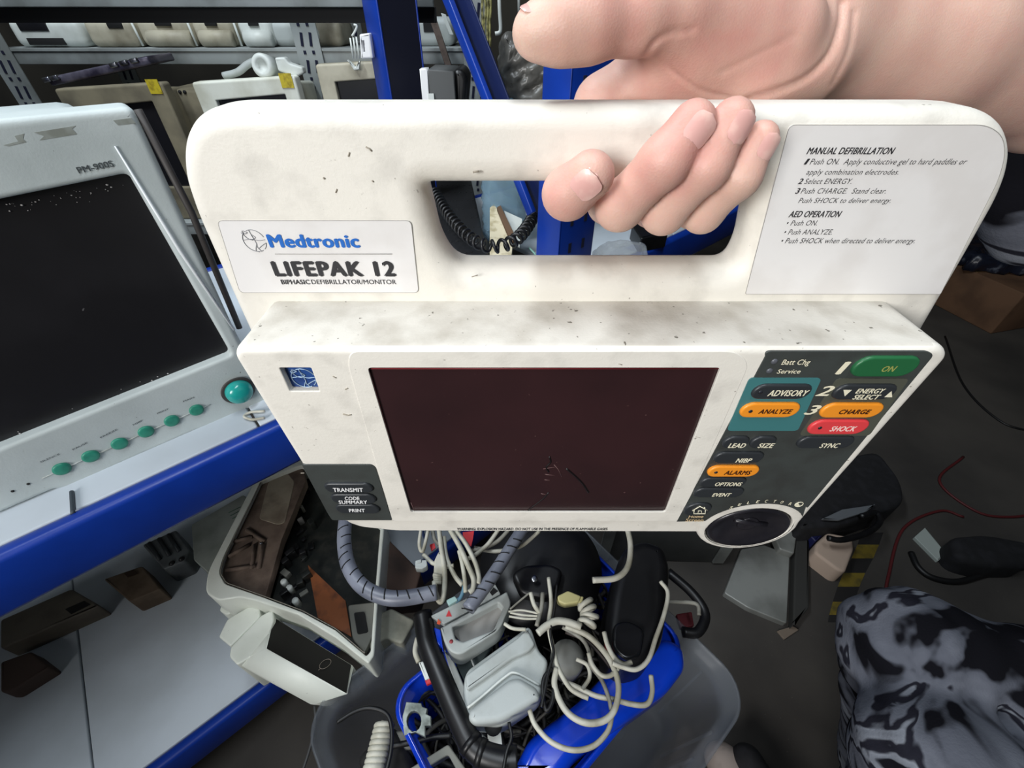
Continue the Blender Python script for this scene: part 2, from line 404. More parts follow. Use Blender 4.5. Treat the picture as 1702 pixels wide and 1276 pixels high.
# front housing with its bulge for the selector knob
kt_, kb_ = onY(1245.5, 845, YS).z, onY(1245.5, 907.5, YS).z
knob_c = onY(1245.5, 876, YS); knob_c.z = (kt_+kb_)/2; KR = 0.0335; KZ = (kt_-kb_)/2/KR
ring = []
def ringp(a, r): return knob_c+V((math.cos(a)*r, 0, math.sin(a)*(r-KR+KR*KZ)))
lower_right = onY(1345, 838, YS)
ro = 0.0398
front = [onY(392, 577, YS), onY(1572, 577, YS), onY(1581, 592, YS), onY(1350, 848, YS)]
front += [ringp(math.radians(a), ro) for a in range(12, -181, -12)]
front += [onY(1150, 869, YS), onY(575, 869, YS), onY(556, 862, YS), onY(386, 592, YS)]
front = roundpoly(front, [0.010, 0.010, 0.010, 0.012]+[0.0]*17+[0.003, 0.004, 0.012, 0.010], 5)
scr = roundpoly(pY([(611, 611), (1198, 611), (1106, 851), (683, 851)], YS), 0.0025)
emb = roundpoly(pY([(464.5, 611.4), (516.7, 611.4), (531, 650), (482, 650)], YS), 0.0008, 3)
kn_hole = [ringp(2*math.pi*k/48, KR) for k in range(48)]
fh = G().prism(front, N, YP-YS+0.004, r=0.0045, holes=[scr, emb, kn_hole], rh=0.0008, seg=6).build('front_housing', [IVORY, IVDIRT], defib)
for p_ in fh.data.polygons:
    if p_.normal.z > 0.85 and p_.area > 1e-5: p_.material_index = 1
# lower lip of the body under the front housing
lip = pY([(572, 862), (1170, 862), (1172, 884), (660, 882.5), (600, 876), (580, 869)], YS+0.0025)
G().prism(roundpoly(lip, [0, 0, 0.002, 0.004, 0.004, 0.002]), N, 0.04, r=0.0015).build('lower_lip', IVORY, defib)
DARKT = M('black_print', (38, 37, 40), 0.6)
g = G(); tY(g, 'WARNING: EXPLOSION HAZARD. DO NOT USE IN THE PRESENCE OF FLAMMABLE GASES.', 760, 880.5, 1010, 876.8, YS+0.0023, bold=0.01); g.build('warning_lettering', DARKT, defib)
# shallow raised surround of the screen
bez = roundpoly(pY([(582, 584), (1224, 584), (1246, 604), (1130, 866), (652, 866), (578, 606)], YS-0.0004), [0.012, 0.01, 0.012, 0.004, 0.004, 0.012])
scr2 = roundpoly(pY([(611, 611), (1198, 611), (1106, 851), (683, 851)], YS-0.0004), 0.0025)
G().prism(bez, N, 0.0012, r=0.0004, holes=[scr2], rh=0.0003).build('screen_surround', IVORY, defib)
SCRM = M('maroon_dark_glass', (50, 30, 32), 0.3, col2=(42, 26, 28), scale=14, lo=0.4, hi=0.7, specks=((88, 64, 62), 260, 0.74))
d = 0.0016
scrn = G().prism(pY([(600, 602), (1208, 602), (1114, 858), (676, 858)], YS+d), N, 0.003).build('display_screen', SCRM, defib)
REDL = M('red_edge_gasket', (120, 34, 40), 0.5)
g = G()
for a, b in (((612.5, 612.5), (1197, 612.5)), ((1197, 612.5), (1105.5, 850)), ((1105.5, 850), (684, 850)), ((684, 850), (612.5, 612.5))):
    g.tube([onY(*a, YS+d-0.0002), onY(*b, YS+d-0.0002)], 0.00035, 5)
g.build('gasket', REDL, scrn)
CRACK = M('crack_black', (16, 8, 9), 0.5); CRACKL = M('crack_light', (96, 70, 68), 0.5)
g = G()
for pl, r in (([(913, 758), (915, 768), (908, 776), (912, 784)], 0.0007), ([(941, 778), (955, 790), (968, 803), (978, 818)], 0.0008), ([(912, 818), (903, 828), (893, 836), (878, 847)], 0.0007)):
    g.tube(smooth(pY(pl, YS+d), 4), r, 6)
g.build('crack', CRACK, scrn)
g = G()
for pl in ([(903, 779), (922, 776)], [(906, 788), (922, 790)], [(905, 797), (914, 798)], [(921, 772), (928, 780), (934, 792)], [(899, 820), (909, 822)], [(683, 835), (689, 848)]):
    g.tube(pY(pl, YS+d), 0.0003, 5)
g.build('scratch', CRACKL, scrn)
# emblem tile sunk in its square pocket
EMB = M('blue_emblem', (34, 74, 140), 0.45, col2=(24, 56, 112), scale=60)
em = G().prism(pY([(470, 606), (520, 606), (533, 652), (486, 652)], YS+0.004), N, 0.003).build('emblem_tile', EMB, defib)
SILV = M('silver_line', (170, 196, 220), 0.35, metal=0.4)
def emblem(g, c, R, y, lw):                  # a ring with a standing figure of crossed strokes
    cc = onY(c[0], c[1], y)
    P = lambda a, b: cc+V((a*R, -0.0001, b*R))
    for k0, k1 in ((0.35, 2.0), (2.3, 5.2), (5.4, 6.1)):
        g.tube([P(math.cos(k0+(k1-k0)*t/20), math.sin(k0+(k1-k0)*t/20)) for t in range(21)], lw, 5)
    for pl in ([(-0.15, 1.0), (-0.05, 0.4), (0.08, -0.2), (0.05, -0.6), (0.3, -1.0)], [(-1.0, 0.05), (-0.3, 0.15), (0.4, 0.02), (0.98, 0.1)], [(-0.9, 0.75), (-0.5, 0.2), (-0.1, 0.05)],
               [(-0.7, 0.6), (-0.75, 0.9), (-0.35, 0.75), (-0.7, 0.6)], [(0.1, -0.25), (-0.2, -0.9), (0.05, -1.05)], [(0.95, -0.2), (0.5, -0.45), (0.15, -0.7)], [(-0.1, 0.6), (0.2, 0.3), (-0.1, 0.15)]):
        g.tube(smooth([P(a, b) for a, b in pl], 5), lw, 5)
g = G(); emblem(g, (505, 628), 0.0068, YS+0.0038, 0.0003); g.build('emblem_line', SILV, em)

# label plates on the handle plate
LABG = M('label_grey', (224, 222, 220), 0.42, col2=(216, 213, 210), scale=30)
LABE = M('label_edge', (150, 147, 142), 0.5)
LBLUE = M('blue_print', (26, 100, 186), 0.45)
def label(pts, rr, name):
    o = G().prism(roundpoly(pY(pts, YP-0.0005), rr), N, 0.0007).build(name, LABG, defib)
    e = G(); e.tube(roundpoly(pY(pts, YP-0.0004), rr), 0.00020, 5, closed=True); e.build('label_outline', LABE, o)
    return o
YL = YP-0.0006
lb = label([(361, 366.5), (683, 366.5), (696, 486), (399, 486)], 0.003, 'brand_label')
g = G(); tY(g, 'Medtronic', 451, 410.5, 598, 390, YL, bold=0.045, spacing=1.06); g.build('brand_lettering', LBLUE, lb)
g = G(); tY(g, 'LIFEPAK 12', 460, 458, 657, 435, YL, bold=0.055, spacing=1.12); g.build('model_lettering', DARKT, lb)
g = G(); tY(g, 'BIPHASIC', 469, 472, 516, 464.6, YL, bold=0.02, spacing=1.05); tY(g, 'DEFIBRILLATOR/MONITOR', 519, 472, 659, 464.6, YL); g.build('type_lettering', DARKT, lb)
g = G(); g.tube([onY(457, 422, YL), onY(652, 422, YL)], 0.0002, 4); g.build('rule', LABE, lb)
GRLINE = M('grey_line', (120, 122, 126), 0.5)
g = G(); emblem(g, (423, 400), 0.0062, YL, 0.00016); g.build('emblem_line', GRLINE, lb)
lr = label([(1312, 207.6), (1640, 207.6), (1666, 225), (1671, 255), (1660, 298), (1563, 488.6), (1239, 488.6)], [0.003, 0.006, 0.006, 0.006, 0.006, 0.001, 0.001], 'instruction_label')
g = G()
for s, x0_, y0_, x1_, y1_, bd_ in (
    ('MANUAL DEFIBRILLATION', 1340, 256, 1483, 245, 0.03), ('1', 1336, 273, 1342, 263.5, 0.03), ('Push ON.  Apply conductive gel to hard paddles or', 1345, 273, 1604, 263.5, 0),
    ('apply combination electrodes.', 1339, 290, 1492, 281, 0), ('2', 1325.5, 305.5, 1332, 296.5, 0.03), ('Select ENERGY.', 1336, 305.5, 1414, 296.5, 0),
    ('3', 1321, 321.5, 1327, 312.5, 0.03), ('Push CHARGE.  Stand clear.', 1330, 321.5, 1471, 312.5, 0), ('Push SHOCK to deliver energy.', 1326, 337, 1479, 328.5, 0),
    ('AED OPERATION', 1310, 360.5, 1395, 350.5, 0.03), ('\u2022 Push ON.', 1306, 374.5, 1357, 366, 0), ('\u2022 Push ANALYZE.', 1302, 389.5, 1382, 381, 0), ('\u2022 Push SHOCK when directed to deliver energy.', 1297, 404, 1519, 395.5, 0)):
    tY(g, s, x0_, y0_, x1_, y1_, YL, bold=bd_*0.9, shear=0.18, spacing=1.05)
g.build('instruction_lettering', DARKT, lr)

# control panels
PANEL = M('grey_green_panel', (62, 66, 64), 0.42, col2=(56, 58, 56), scale=40, bump=0.1, bscale=900)
BTN = M('dark_rubber_key', (44, 47, 50), 0.4)
CREAM = M('cream_print', (232, 226, 200), 0.5); WHITEPR = M('white_print', (236, 236, 236), 0.5)
ya = YS-0.0007
cp_pts = pY([(1270, 584), (1543, 584), (1553, 590), (1341, 846)], ya)
rr_ = ro+0.001
cp_arc = [ringp(math.radians(a), rr_) for a in range(30, 158, 8)]
for p in cp_arc: p.y = ya
cp = roundpoly(cp_pts, [0.004, 0.004, 0.004, 0.004])+cp_arc+pY([(1172, 866), (1125, 867)], ya)
panel = G().prism(cp, N, 0.0012, r=0.0003, seg=2).build('control_panel', PANEL, defib)
TEALZ = M('teal_zone', (62, 116, 118), 0.45); OLIVZ = M('olive_grey_zone', (78, 80, 70), 0.45)
yz = YS-0.0010
G().prism(roundpoly(pY([(1246, 628), (1366, 628), (1326, 716), (1208, 716)], yz), 0.003), N, 0.0005).build('advisory_zone', TEALZ, panel)
G().prism(roundpoly(pY([(1391, 629), (1512, 629), (1445, 724), (1328, 724)], yz), 0.003), N, 0.0005).build('energy_zone', OLIVZ, panel)
g = G(); YT = YS-0.0009
for s, a, b, c_, d_, bd_, sh in (('Batt Chg', 1298, 605.5, 1344, 597, 0.02, 0.1), ('Service', 1290.5, 620, 1328.5, 613, 0.02, 0.1), ('1', 1389, 621, 1400, 601, 0.06, 0.15), ('2', 1355, 657, 1377.6, 641, 0.04, 0.25), ('3', 1336, 688, 1356, 673, 0.04, 0.25)):
    tY(g, s, a, b, c_, d_, YT-0.0003, bold=bd_*0.6, shear=sh, spacing=1.05)
SL_ = [(a_, b_) for a_, b_ in ((1214, 843.5), (1228, 838.5), (1243, 835.5), (1258, 833.6), (1272, 832.8), (1286, 833), (1298, 834.5), (1312, 837))]
for ch, (a, b) in zip('SELECTOR', SL_): tY(g, ch, a-2.0, b+1.6, a+2.0, b-2.8, YT-0.0003, bold=0.02)
g.build('panel_lettering', CREAM, panel)
# contrast dot and home mark
g = G(); c0 = onY(1328, 838, YT); rr = 0.0029
g.tube([c0+V((math.cos(t*0.2618)*rr, 0, math.sin(t*0.2618)*rr)) for t in range(24)], 0.0003, 5, closed=True)
half = [c0+V((math.cos(t*0.2618+2.2)*rr, -0.0001, math.sin(t*0.2618+2.2)*rr)) for t in range(13)]
g.prism(half, N, 0.0001); g.build('contrast_mark', CREAM, panel)
LED = M('dark_indicator', (36, 38, 44), 0.25); LEDG = M('grey_indicator', (84, 86, 92), 0.3)
g = G()
for a, b in ((1287, 600.5), (1279, 616)): g.sphere(onY(a, b, YS-0.0006), 0.0019, (1, 0.5, 1), 2)
g.build('indicator', LEDG, panel)

def key(cx, cy, wpx, hpx, m, texts, tm, name='button', h=0.0018, parent_=None, ind=None, shear=0.12, tsh=0.2, tb=0.03, full=1.0):
    yk = YS-0.0009-h
    c0 = onY(cx, cy, yk); wd = (onY(cx+wpx/2, cy, yk)-onY(cx-wpx/2, cy, yk)).x; ht = onY(cx, cy-hpx/2, yk).z-onY(cx, cy+hpx/2, yk).z
    rad = ht/2*full; pts = []
    for sx, a0 in ((1, -90), (-1, 90)):
        for k in range(9):
            a = math.radians(a0+180*k/8); zz = math.sin(a)*rad
            pts.append(c0+V((sx*(wd/2-rad)+math.cos(a)*rad+zz*shear, 0, zz)))
    o = G().prism(pts, N, h+0.0008, r=min(0.0012, ht*0.2), seg=3).build(name, m, parent_ or defib)
    g = G()
    for s, x0_, yb_, x1_, yt_ in texts: tY(g, s, x0_, yb_, x1_, yt_, yk-0.0001, bold=tb, shear=tsh, spacing=1.06)
    if g.v: g.build('lettering', tm, o)
    if ind:
        g = G(); g.sphere(onY(ind[0], ind[1], yk), 0.0013, (1, 0.4, 1), 2); g.build('indicator', LED, o)
    return o
GRN = M('green_key', (36, 96, 58), 0.4); ORG = M('orange_key', (236, 146, 40), 0.4); REDK = M('red_key', (218, 66, 70), 0.4)
DRK = M('dark_print', (54, 22, 12), 0.5); GOLD = M('olive_print', (150, 156, 84), 0.5); PINKW = M('pink_white_print', (248, 218, 210), 0.5)
key(1473, 611, 106, 33, GRN, [('ON', 1463.5, 617, 1485, 608)], GOLD, 'on_button')
key(1300, 652.5, 97, 24, BTN, [('ADVISORY', 1275, 657.5, 1340, 648)], CREAM, 'advisory_button', ind=(1264, 652))
ek = key(1438, 653, 102, 25, BTN, [('ENERGY', 1421, 653, 1467, 645.5), ('SELECT', 1416, 663, 1459, 655.5)], CREAM, 'energy_button')
g = G(); yk = YS-0.0028
for pl in ([(1402, 648), (1416, 648), (1404, 658.6)], [(1470, 660), (1483, 660), (1482, 650)]): g.prism(pY(pl, yk), N, 0.0001)
g.build('arrow_mark', CREAM, ek)
key(1280.5, 683, 97, 24, ORG, [('ANALYZE', 1260, 687, 1314, 680)], DRK, 'analyze_button', ind=(1247.5, 683.5))
key(1416.5, 683.5, 101, 24, ORG, [('CHARGE', 1393, 687.6, 1443.5, 680.5)], DRK, 'charge_button')
key(1394.5, 711, 97, 24, REDK, [('SHOCK', 1378, 716, 1419, 708)], PINKW, 'shock_button', ind=(1363, 711))
key(1223.5, 736.5, 43, 19, BTN, [('LEAD', 1209.5, 743.5, 1237, 736.3)], CREAM, 'lead_button')
key(1269, 736.5, 42, 19, BTN, [('SIZE', 1258.6, 743.5, 1284, 736.3)], CREAM, 'size_button')
key(1373, 736.5, 92, 19, BTN, [('SYNC', 1361, 743.5, 1392, 736.3)], CREAM, 'sync_button')
key(1228, 762, 82, 18, BTN, [('NIBP', 1222, 768, 1247, 761.3)], CREAM, 'pressure_button')
key(1219.5, 784.5, 84, 17.5, ORG, [('ALARMS', 1203, 788.3, 1246, 782)], DRK, 'alarms_button', ind=(1190, 785))
key(1202, 803, 76, 15, BTN, [('OPTIONS', 1187.6, 807, 1231, 801.2)], CREAM, 'options_button')
key(1195, 820, 82, 15, BTN, [('EVENT', 1183, 824.5, 1213, 819)], CREAM, 'event_button')
hk = key(1160, 848, 44, 20, BTN, [], CREAM, 'home_button')
g = G(); yk = YS-0.0029
g.tube(pY([(1151, 848.5), (1163, 841.2), (1176, 848)], yk), 0.00045, 5)
g.tube(pY([(1154, 847), (1153, 853.5), (1172, 853.5), (1172.5, 847)], yk), 0.00035, 5)
g.tube(pY([(1160, 853), (1161, 848.5), (1166, 848.5), (1166, 853)], yk), 0.0003, 5); g.tube(pY([(1171, 843), (1171.5, 846)], yk), 0.0005, 5)
g.build('home_mark', CREAM, hk)
g = G(); TANP = M('tan_print', (210, 186, 146), 0.5)
tY(g, 'Home', 1144, 860, 1168, 855.2, YT-0.0003, bold=0.02); tY(g, 'Screen', 1139, 866, 1168, 861.2, YT-0.0003, bold=0.02); g.build('screen_lettering', TANP, panel)
# printer panel at lower left
pp = G().prism(roundpoly(pY([(501, 772), (617, 772), (624, 777), (652, 864.5), (552, 864.5), (544, 852)], ya), [0.002, 0.003, 0.002, 0.0015, 0.002, 0.003]), N, 0.0012, r=0.0003, seg=2).build('printer_panel', PANEL, defib)
key(579, 812, 80, 15, BTN, [('TRANSMIT', 556, 816.7, 605, 810.5)], WHITEPR, 'transmit_button', shear=-0.1)
key(587, 830, 74, 15.5, BTN, [('CODE', 574.5, 830.3, 599, 825), ('SUMMARY', 564, 836.7, 612, 831.3)], WHITEPR, 'summary_button', shear=-0.1)
key(594, 847, 72, 14.5, BTN, [('PRINT', 581, 850.3, 608, 845)], WHITEPR, 'print_button', shear=-0.1)
# selector knob: dished wheel with a finger dimple
KNOB = M('knob_black', (28, 27, 32), 0.32, col2=(40, 38, 42), scale=30)
kc = knob_c+V((0, 0.012, 0))
kb = G().lathe(kc, N, [(0.030, 0), (KR-0.001, 0.0), (KR-0.0012, 0.0115), (KR-0.003, 0.013), (KR-0.006, 0.0115), (0.020, 0.0095), (0.010, 0.0085), (0.004, 0.0082), (0.0, 0.0081)], 64).build('selector_knob', KNOB, defib)
for v_ in kb.data.vertices: v_.co.z = (v_.co.z-(kc.z-defib.location.z))*KZ+(kc.z-defib.location.z)
g = G(); g.lathe(kc+V((0.0, 0, 0.002)), N, [(0.0085, 0.0086), (0.0078, 0.0098), (0.0066, 0.0096), (0.004, 0.0088), (0, 0.0084)], 32); g.tube([kc+V((-0.013, -0.0098, 0.009)), kc+V((0.0, -0.0095, 0.004)), kc+V((0.014, -0.0098, 0.003))], 0.0022, 8); g.build('finger_dimple', KNOB, kb)
# scuffs on the ivory shell (real marks with their own outline)
SCUF = M('scuff_grey', (150, 142, 128), 0.8)
g = G()
for pl, y, r in (([(581, 253), (579, 260)], YP, 0.0004), ([(560, 314), (558, 320)], YP, 0.0004), ([(608, 244), (614, 247), (618, 251)], YP, 0.0004), ([(570, 688), (579, 690), (584, 689)], YS, 0.0005), ([(537, 295), (540, 297)], YP, 0.0005),
                 ([(618, 300), (621, 302)], YP, 0.0004), ([(574, 647), (578, 645)], YS, 0.0004), ([(1156, 725), (1164, 727)], YS, 0.0003), ([(784, 460), (794, 457)], YP, 0.0003), ([(1123, 812), (1130, 811)], YS, 0.0003),
                 ([(500, 840-54), (506, 786)], YS, 0.0003), ([(553, 625), (559, 628)], YS, 0.0003), ([(1028, 604), (1034, 606)], YS, 0.0004), ([(786, 286), (796, 284)], YP-0.001, 0.0005)):
    g.tube(pY(pl, y-0.0002), r, 5)
g.build('scuff', SCUF, defib)['kind'] = 'stuff'
# ------------------------------------------------------------------ the person: right hand and forearm on the handle, camouflage clothes
def surface(F, org, h):                       # surface nets over a sampled distance field
    nx, ny, nz = F.shape
    c = np.stack([F[i:nx-1+i, j:ny-1+j, k:nz-1+k] for i in (0, 1) for j in (0, 1) for k in (0, 1)])
    neg = (c < 0).sum(0); act = (neg > 0) & (neg < 8)
    idx = np.argwhere(act); ids = -np.ones(act.shape, int); ids[act] = np.arange(len(idx))
    cv = c[:, act]; off = np.array([(i, j, k) for i in (0, 1) for j in (0, 1) for k in (0, 1)], float)
    acc = np.zeros((len(idx), 3)); cnt = np.zeros(len(idx))
    for a in range(8):
        for b in range(a+1, 8):
            if abs(off[a]-off[b]).sum() != 1: continue
            va, vb = cv[a], cv[b]; m = (va < 0) != (vb < 0)
            t = np.where(m, va/np.where(m, va-vb, 1), 0)
            acc += np.where(m[:, None], off[a]+(off[b]-off[a])*t[:, None], 0); cnt += m
    pts = (idx+acc/cnt[:, None])*h+np.array(org)
    faces = []
    for ax in range(3):
        A = F; sl = [slice(1, -1)]*3; s2 = [slice(1, -1)]*3
        sl[ax] = slice(0, -1); s2[ax] = slice(1, None)
        a = A[tuple(sl)] < 0; b = A[tuple(s2)] < 0
        for sign, m in ((0, a & ~b), (1, ~a & b)):
            e = np.argwhere(m)
            if not len(e): continue
            e2 = e.copy()
            for q in range(3):
                if q != ax: e2[:, q] += 1
            u, w_ = (ax+1) % 3, (ax+2) % 3
            def at(du, dw):
                k = e2.copy(); k[:, u] += du; k[:, w_] += dw; return ids[k[:, 0], k[:, 1], k[:, 2]]
            q = np.stack([at(-1, -1), at(0, -1), at(0, 0), at(-1, 0)], 1)
            faces.append(q[:, ::-1] if sign else q)
    return pts, np.concatenate(faces)
class Field:
    def __init__(s, lo, hi, h):
        s.lo = np.array(lo, float); s.h = h; n = np.ceil((np.array(hi)-s.lo)/h).astype(int)+1
        s.F = np.full(n, 0.2, np.float32)
        s.ax = [s.lo[i]+np.arange(n[i])*h for i in range(3)]
    def new(s): f = np.full(s.F.shape, 0.2, np.float32); return f
    def cap(s, F, a, b, ra, rb, k=0.0, sub=False, flat=None):
        a = np.array(a); b = np.array(b); m = max(ra, rb)+k+0.012
        i0 = [max(0, int((min(a[i], b[i])-m-s.lo[i])/s.h)) for i in range(3)]
        i1 = [min(F.shape[i], int((max(a[i], b[i])+m-s.lo[i])/s.h)+2) for i in range(3)]
        if any(i1[i] <= i0[i] for i in range(3)): return
        X, Y, Z = np.meshgrid(*[s.ax[i][i0[i]:i1[i]] for i in range(3)], indexing='ij')
        ab = b-a; L = max(1e-12, ab.dot(ab))
        t = np.clip(((X-a[0])*ab[0]+(Y-a[1])*ab[1]+(Z-a[2])*ab[2])/L, 0, 1)
        dx, dy, dz = X-a[0]-t*ab[0], Y-a[1]-t*ab[1], Z-a[2]-t*ab[2]
        if flat is not None:                  # squash along an axis: (unit axis, factor)
            n_, f_ = flat; q = dx*n_[0]+dy*n_[1]+dz*n_[2]; e = q*(f_-1)
            dx, dy, dz = dx+e*n_[0], dy+e*n_[1], dz+e*n_[2]
        d = np.sqrt(dx*dx+dy*dy+dz*dz)-(ra+t*(rb-ra))
        sl = tuple(slice(i0[i], i1[i]) for i in range(3)); o = F[sl]
        if sub:
            hh = np.clip(0.5-0.5*(o+d)/k, 0, 1); F[sl] = o+(-d-o)*hh+k*hh*(1-hh)
        elif k > 0:
            hh = np.clip(0.5+0.5*(o-d)/k, 0, 1); F[sl] = o+(d-o)*hh-k*hh*(1-hh)
        else: F[sl] = np.minimum(o, d)
def smin(a, b, k):
    hh = np.clip(0.5+0.5*(a-b)/k, 0, 1); return a+(b-a)*hh-k*hh*(1-hh)
def net_object(pts, fs, name, mat, loc, parent=None):
    me = bpy.data.meshes.new(name); me.from_pydata((pts-np.array(loc)).tolist(), [], fs.tolist())
    me.polygons.foreach_set('use_smooth', [True]*len(me.polygons)); me.materials.append(mat); me.update()
    o = bpy.data.objects.new(name, me); C.objects.link(o)
    if parent: o.parent = parent
    else: o.location = loc
    return o
def J(px, py, y): return tuple(onY(px, py, y))

elbow = (0.47, 0.39, CAMZ-0.045)
fingers = [  # points along each finger from the knuckle behind the handle to the tip in front, with radii
    [(J(1000, 175, .292), .0135), (J(962, 268, .288), .0118), (J(938, 326, .258), .0106), (J(944, 322, .2200), .0116), (J(982, 291, .2135), .0108)],
    [(J(1075, 175, .296), .0140), (J(1040, 290, .292), .0122), (J(1010, 338, .260), .0108), (J(1030, 343, .225), .0114), (J(1105, 268, .2115), .0108), (J(1152, 206, .2145), .0096)],
    [(J(1145, 172, .296), .0135), (J(1112, 290, .292), .0116), (J(1084, 346, .260), .0102), (J(1103, 352, .226), .0106), (J(1173, 278, .2125), .0100), (J(1217, 199, .2155), .0088)],
    [(J(1205, 170, .294), .0125), (J(1180, 290, .290), .0105), (J(1150, 350, .260), .0092), (J(1168, 354, .229), .0094), (J(1229, 295, .2155), .0088), (J(1264, 231, .2175), .0076)],
]
wrist = J(1400, 62, .322)
HL, HH = (-0.005, 0.185, CAMZ-0.115), (0.55, 0.46, CAMZ+0.085)
fd = Field(HL, HH, 0.0016)
P_ = fd.new()
# palm: metacarpals, heel of the thumb, heel of the hand
for f, k0 in zip(fingers, (0.0, .004, .008, .012)):
    a = np.array(f[0][0]); b = np.array(wrist)+np.array((-0.022, 0.0, 0.014-k0*2.6))
    fd.cap(P_, a, a*0.35+b*0.65, f[0][1]+.001, .0185, .016); fd.cap(P_, a*0.35+b*0.65, b, .0185, .021, .016)
fd.cap(P_, J(1085, 150, .288), J(1220, 165, .290), .011, .012, .014)
fd.cap(P_, J(1160, 70, .280), J(1290, 55, .286), .0195, .0215, .018)       # ball of the thumb
fd.cap(P_, J(1250, 150, .285), J(1345, 105, .298), .0135, .0185, .016)     # heel
fd.cap(P_, J(1060, 130, .290), J(1120, 60, .282), .0105, .013, .016)       # web to the index finger
# wrist and forearm
wv = np.array(wrist); ev = np.array(elbow)
fl = (np.array((0.25, 0.95, 0.1))/np.linalg.norm((0.25, 0.95, 0.1)), 1.3)
fd.cap(P_, wv-np.array((.02, 0, 0)), wv+(ev-wv)*0.25, .0315, .035, .02, flat=fl)
fd.cap(P_, wv+(ev-wv)*0.25, wv+(ev-wv)*0.75, .035, .044, .02, flat=fl)
fd.cap(P_, wv+(ev-wv)*0.75, ev, .044, .043, .02, flat=fl)
# thumb
th = [(J(1235, 18, .284), .0200), (J(1120, 22, .268), .0160), (J(1060, 30, .258), .0132), (J(975, 40, .250), .0136), (J(925, 47, .2475), .0126), (J(888, 55, .246), .0098)]
T_ = fd.new()
for (a, ra), (b, rb) in zip(th[:-1], th[1:]): fd.cap(T_, a, b, ra, rb, .008)
full = smin(P_, T_, .010)
for f in fingers:
    S_ = fd.new()
    for (a, ra), (b, rb) in zip(f[:-1], f[1:]): fd.cap(S_, a, b, ra, rb, .005)
    tip, tr = f[-1]; prev = f[-2][0]; dv = np.array(tip)-np.array(prev); dv /= np.linalg.norm(dv)
    full = np.minimum(full, smin(P_, S_, .009))
fd.F = full
# palm creases and wrist folds, cut as fine grooves
def crease(pl, depth_y, r=.0011, k=.0025):
    q = smooth([V(J(*p)) for p in pl], 5)
    for a, b in zip(q[:-1], q[1:]): fd.cap(fd.F, a, b, r, r, k, sub=True)
pts, fs = surface(fd.F, fd.lo, fd.h)
# creases: press the skin in along the lines of the palm (in the plane facing the camera)
lines = [([(1095, 92), (1120, 120), (1165, 150), (1215, 163)], .0013, .0020), ([(1400, 5), (1396, 45), (1376, 95), (1330, 135), (1240, 168)], .0022, .0030),
         ([(1420, 20), (1412, 80), (1385, 140)], .0010, .0025), ([(1072, 95), (1088, 70), (1112, 55), (1150, 50)], .0016, .0028), ([(1045, 168), (1080, 172)], .0010, .002),
         ([(1200, 120), (1260, 90), (1320, 60)], .0006, .003)]
rel = pts-np.array((0, 0, CAMZ)); zc = rel[:, 1]*CP-rel[:, 2]*SP; yc = rel[:, 1]*SP+rel[:, 2]*CP
PX = 851+FPX*rel[:, 0]/zc; PY = 638-FPX*yc/zc
for pl, dep, wd in lines:
    q = smooth([V((a, b, 0)) for a, b in pl], 8); wpx = wd/0.00032
    dm = np.full(len(pts), 1e9)
    for a, b in zip(q[:-1], q[1:]):
        ab = b-a; L = ab.x**2+ab.y**2; t = np.clip(((PX-a.x)*ab.x+(PY-a.y)*ab.y)/L, 0, 1)
        dm = np.minimum(dm, np.hypot(PX-a.x-t*ab.x, PY-a.y-t*ab.y))
    pts[:, 1] += np.where((pts[:, 1] > .245) & (pts[:, 1] < .31), dep*np.exp(-(dm/wpx*1.6)**2), 0)
# bare skin, ruddier at fingertips, knuckles and the ball of the thumb
SKIN = bpy.data.materials.new('skin'); SKIN.use_nodes = True
nt = SKIN.node_tree; b_ = nt.nodes['Principled BSDF']
b_.inputs['Roughness'].default_value = 0.5; b_.inputs['Specular IOR Level'].default_value = 0.35
b_.inputs['Subsurface Weight'].default_value = 0.25; b_.inputs['Subsurface Radius'].default_value = (.006, .002, .001); b_.inputs['Subsurface Scale'].default_value = 1.0
at_ = nt.nodes.new('ShaderNodeAttribute'); at_.attribute_name = 'flush'
tc_ = nt.nodes.new('ShaderNodeTexCoord'); n1 = nt.nodes.new('ShaderNodeTexNoise'); n1.inputs['Scale'].default_value = 70; n1.inputs['Detail'].default_value = 5
nt.links.new(tc_.outputs['Object'], n1.inputs['Vector'])
ma = nt.nodes.new('ShaderNodeMath'); ma.operation = 'MULTIPLY_ADD'; ma.inputs[1].default_value = 0.7; ma.inputs[2].default_value = -0.35
nt.links.new(n1.outputs['Fac'], ma.inputs[0])
ad = nt.nodes.new('ShaderNodeMath'); ad.operation = 'ADD'; ad.use_clamp = True
nt.links.new(at_.outputs['Fac'], ad.inputs[0]); nt.links.new(ma.outputs[0], ad.inputs[1])
mx_ = nt.nodes.new('ShaderNodeMix'); mx_.data_type = 'RGBA'
mx_.inputs['A'].default_value = (*lin((214, 181, 164)), 1); mx_.inputs['B'].default_value = (*lin((198, 132, 124)), 1)
nt.links.new(ad.outputs[0], mx_.inputs['Factor']); nt.links.new(mx_.outputs['Result'], b_.inputs['Base Color'])
n2 = nt.nodes.new('ShaderNodeTexVoronoi'); n2.inputs['Scale'].default_value = 900; nt.links.new(tc_.outputs['Object'], n2.inputs['Vector'])
bp_ = nt.nodes.new('ShaderNodeBump'); bp_.inputs['Strength'].default_value = 0.16; bp_.inputs['Distance'].default_value = 0.0005
nt.links.new(n2.outputs['Distance'], bp_.inputs['Height']); nt.links.new(bp_.outputs['Normal'], b_.inputs['Normal'])
ploc = (0.55, 0.25, 0.0)
person = net_object(pts, fs, 'person', SKIN, ploc)
tag(person, 'person in camouflage clothes reaching in from the right, bare hand gripping the defibrillator handle', 'person')
fl_ = np.full(len(pts), 0.12)
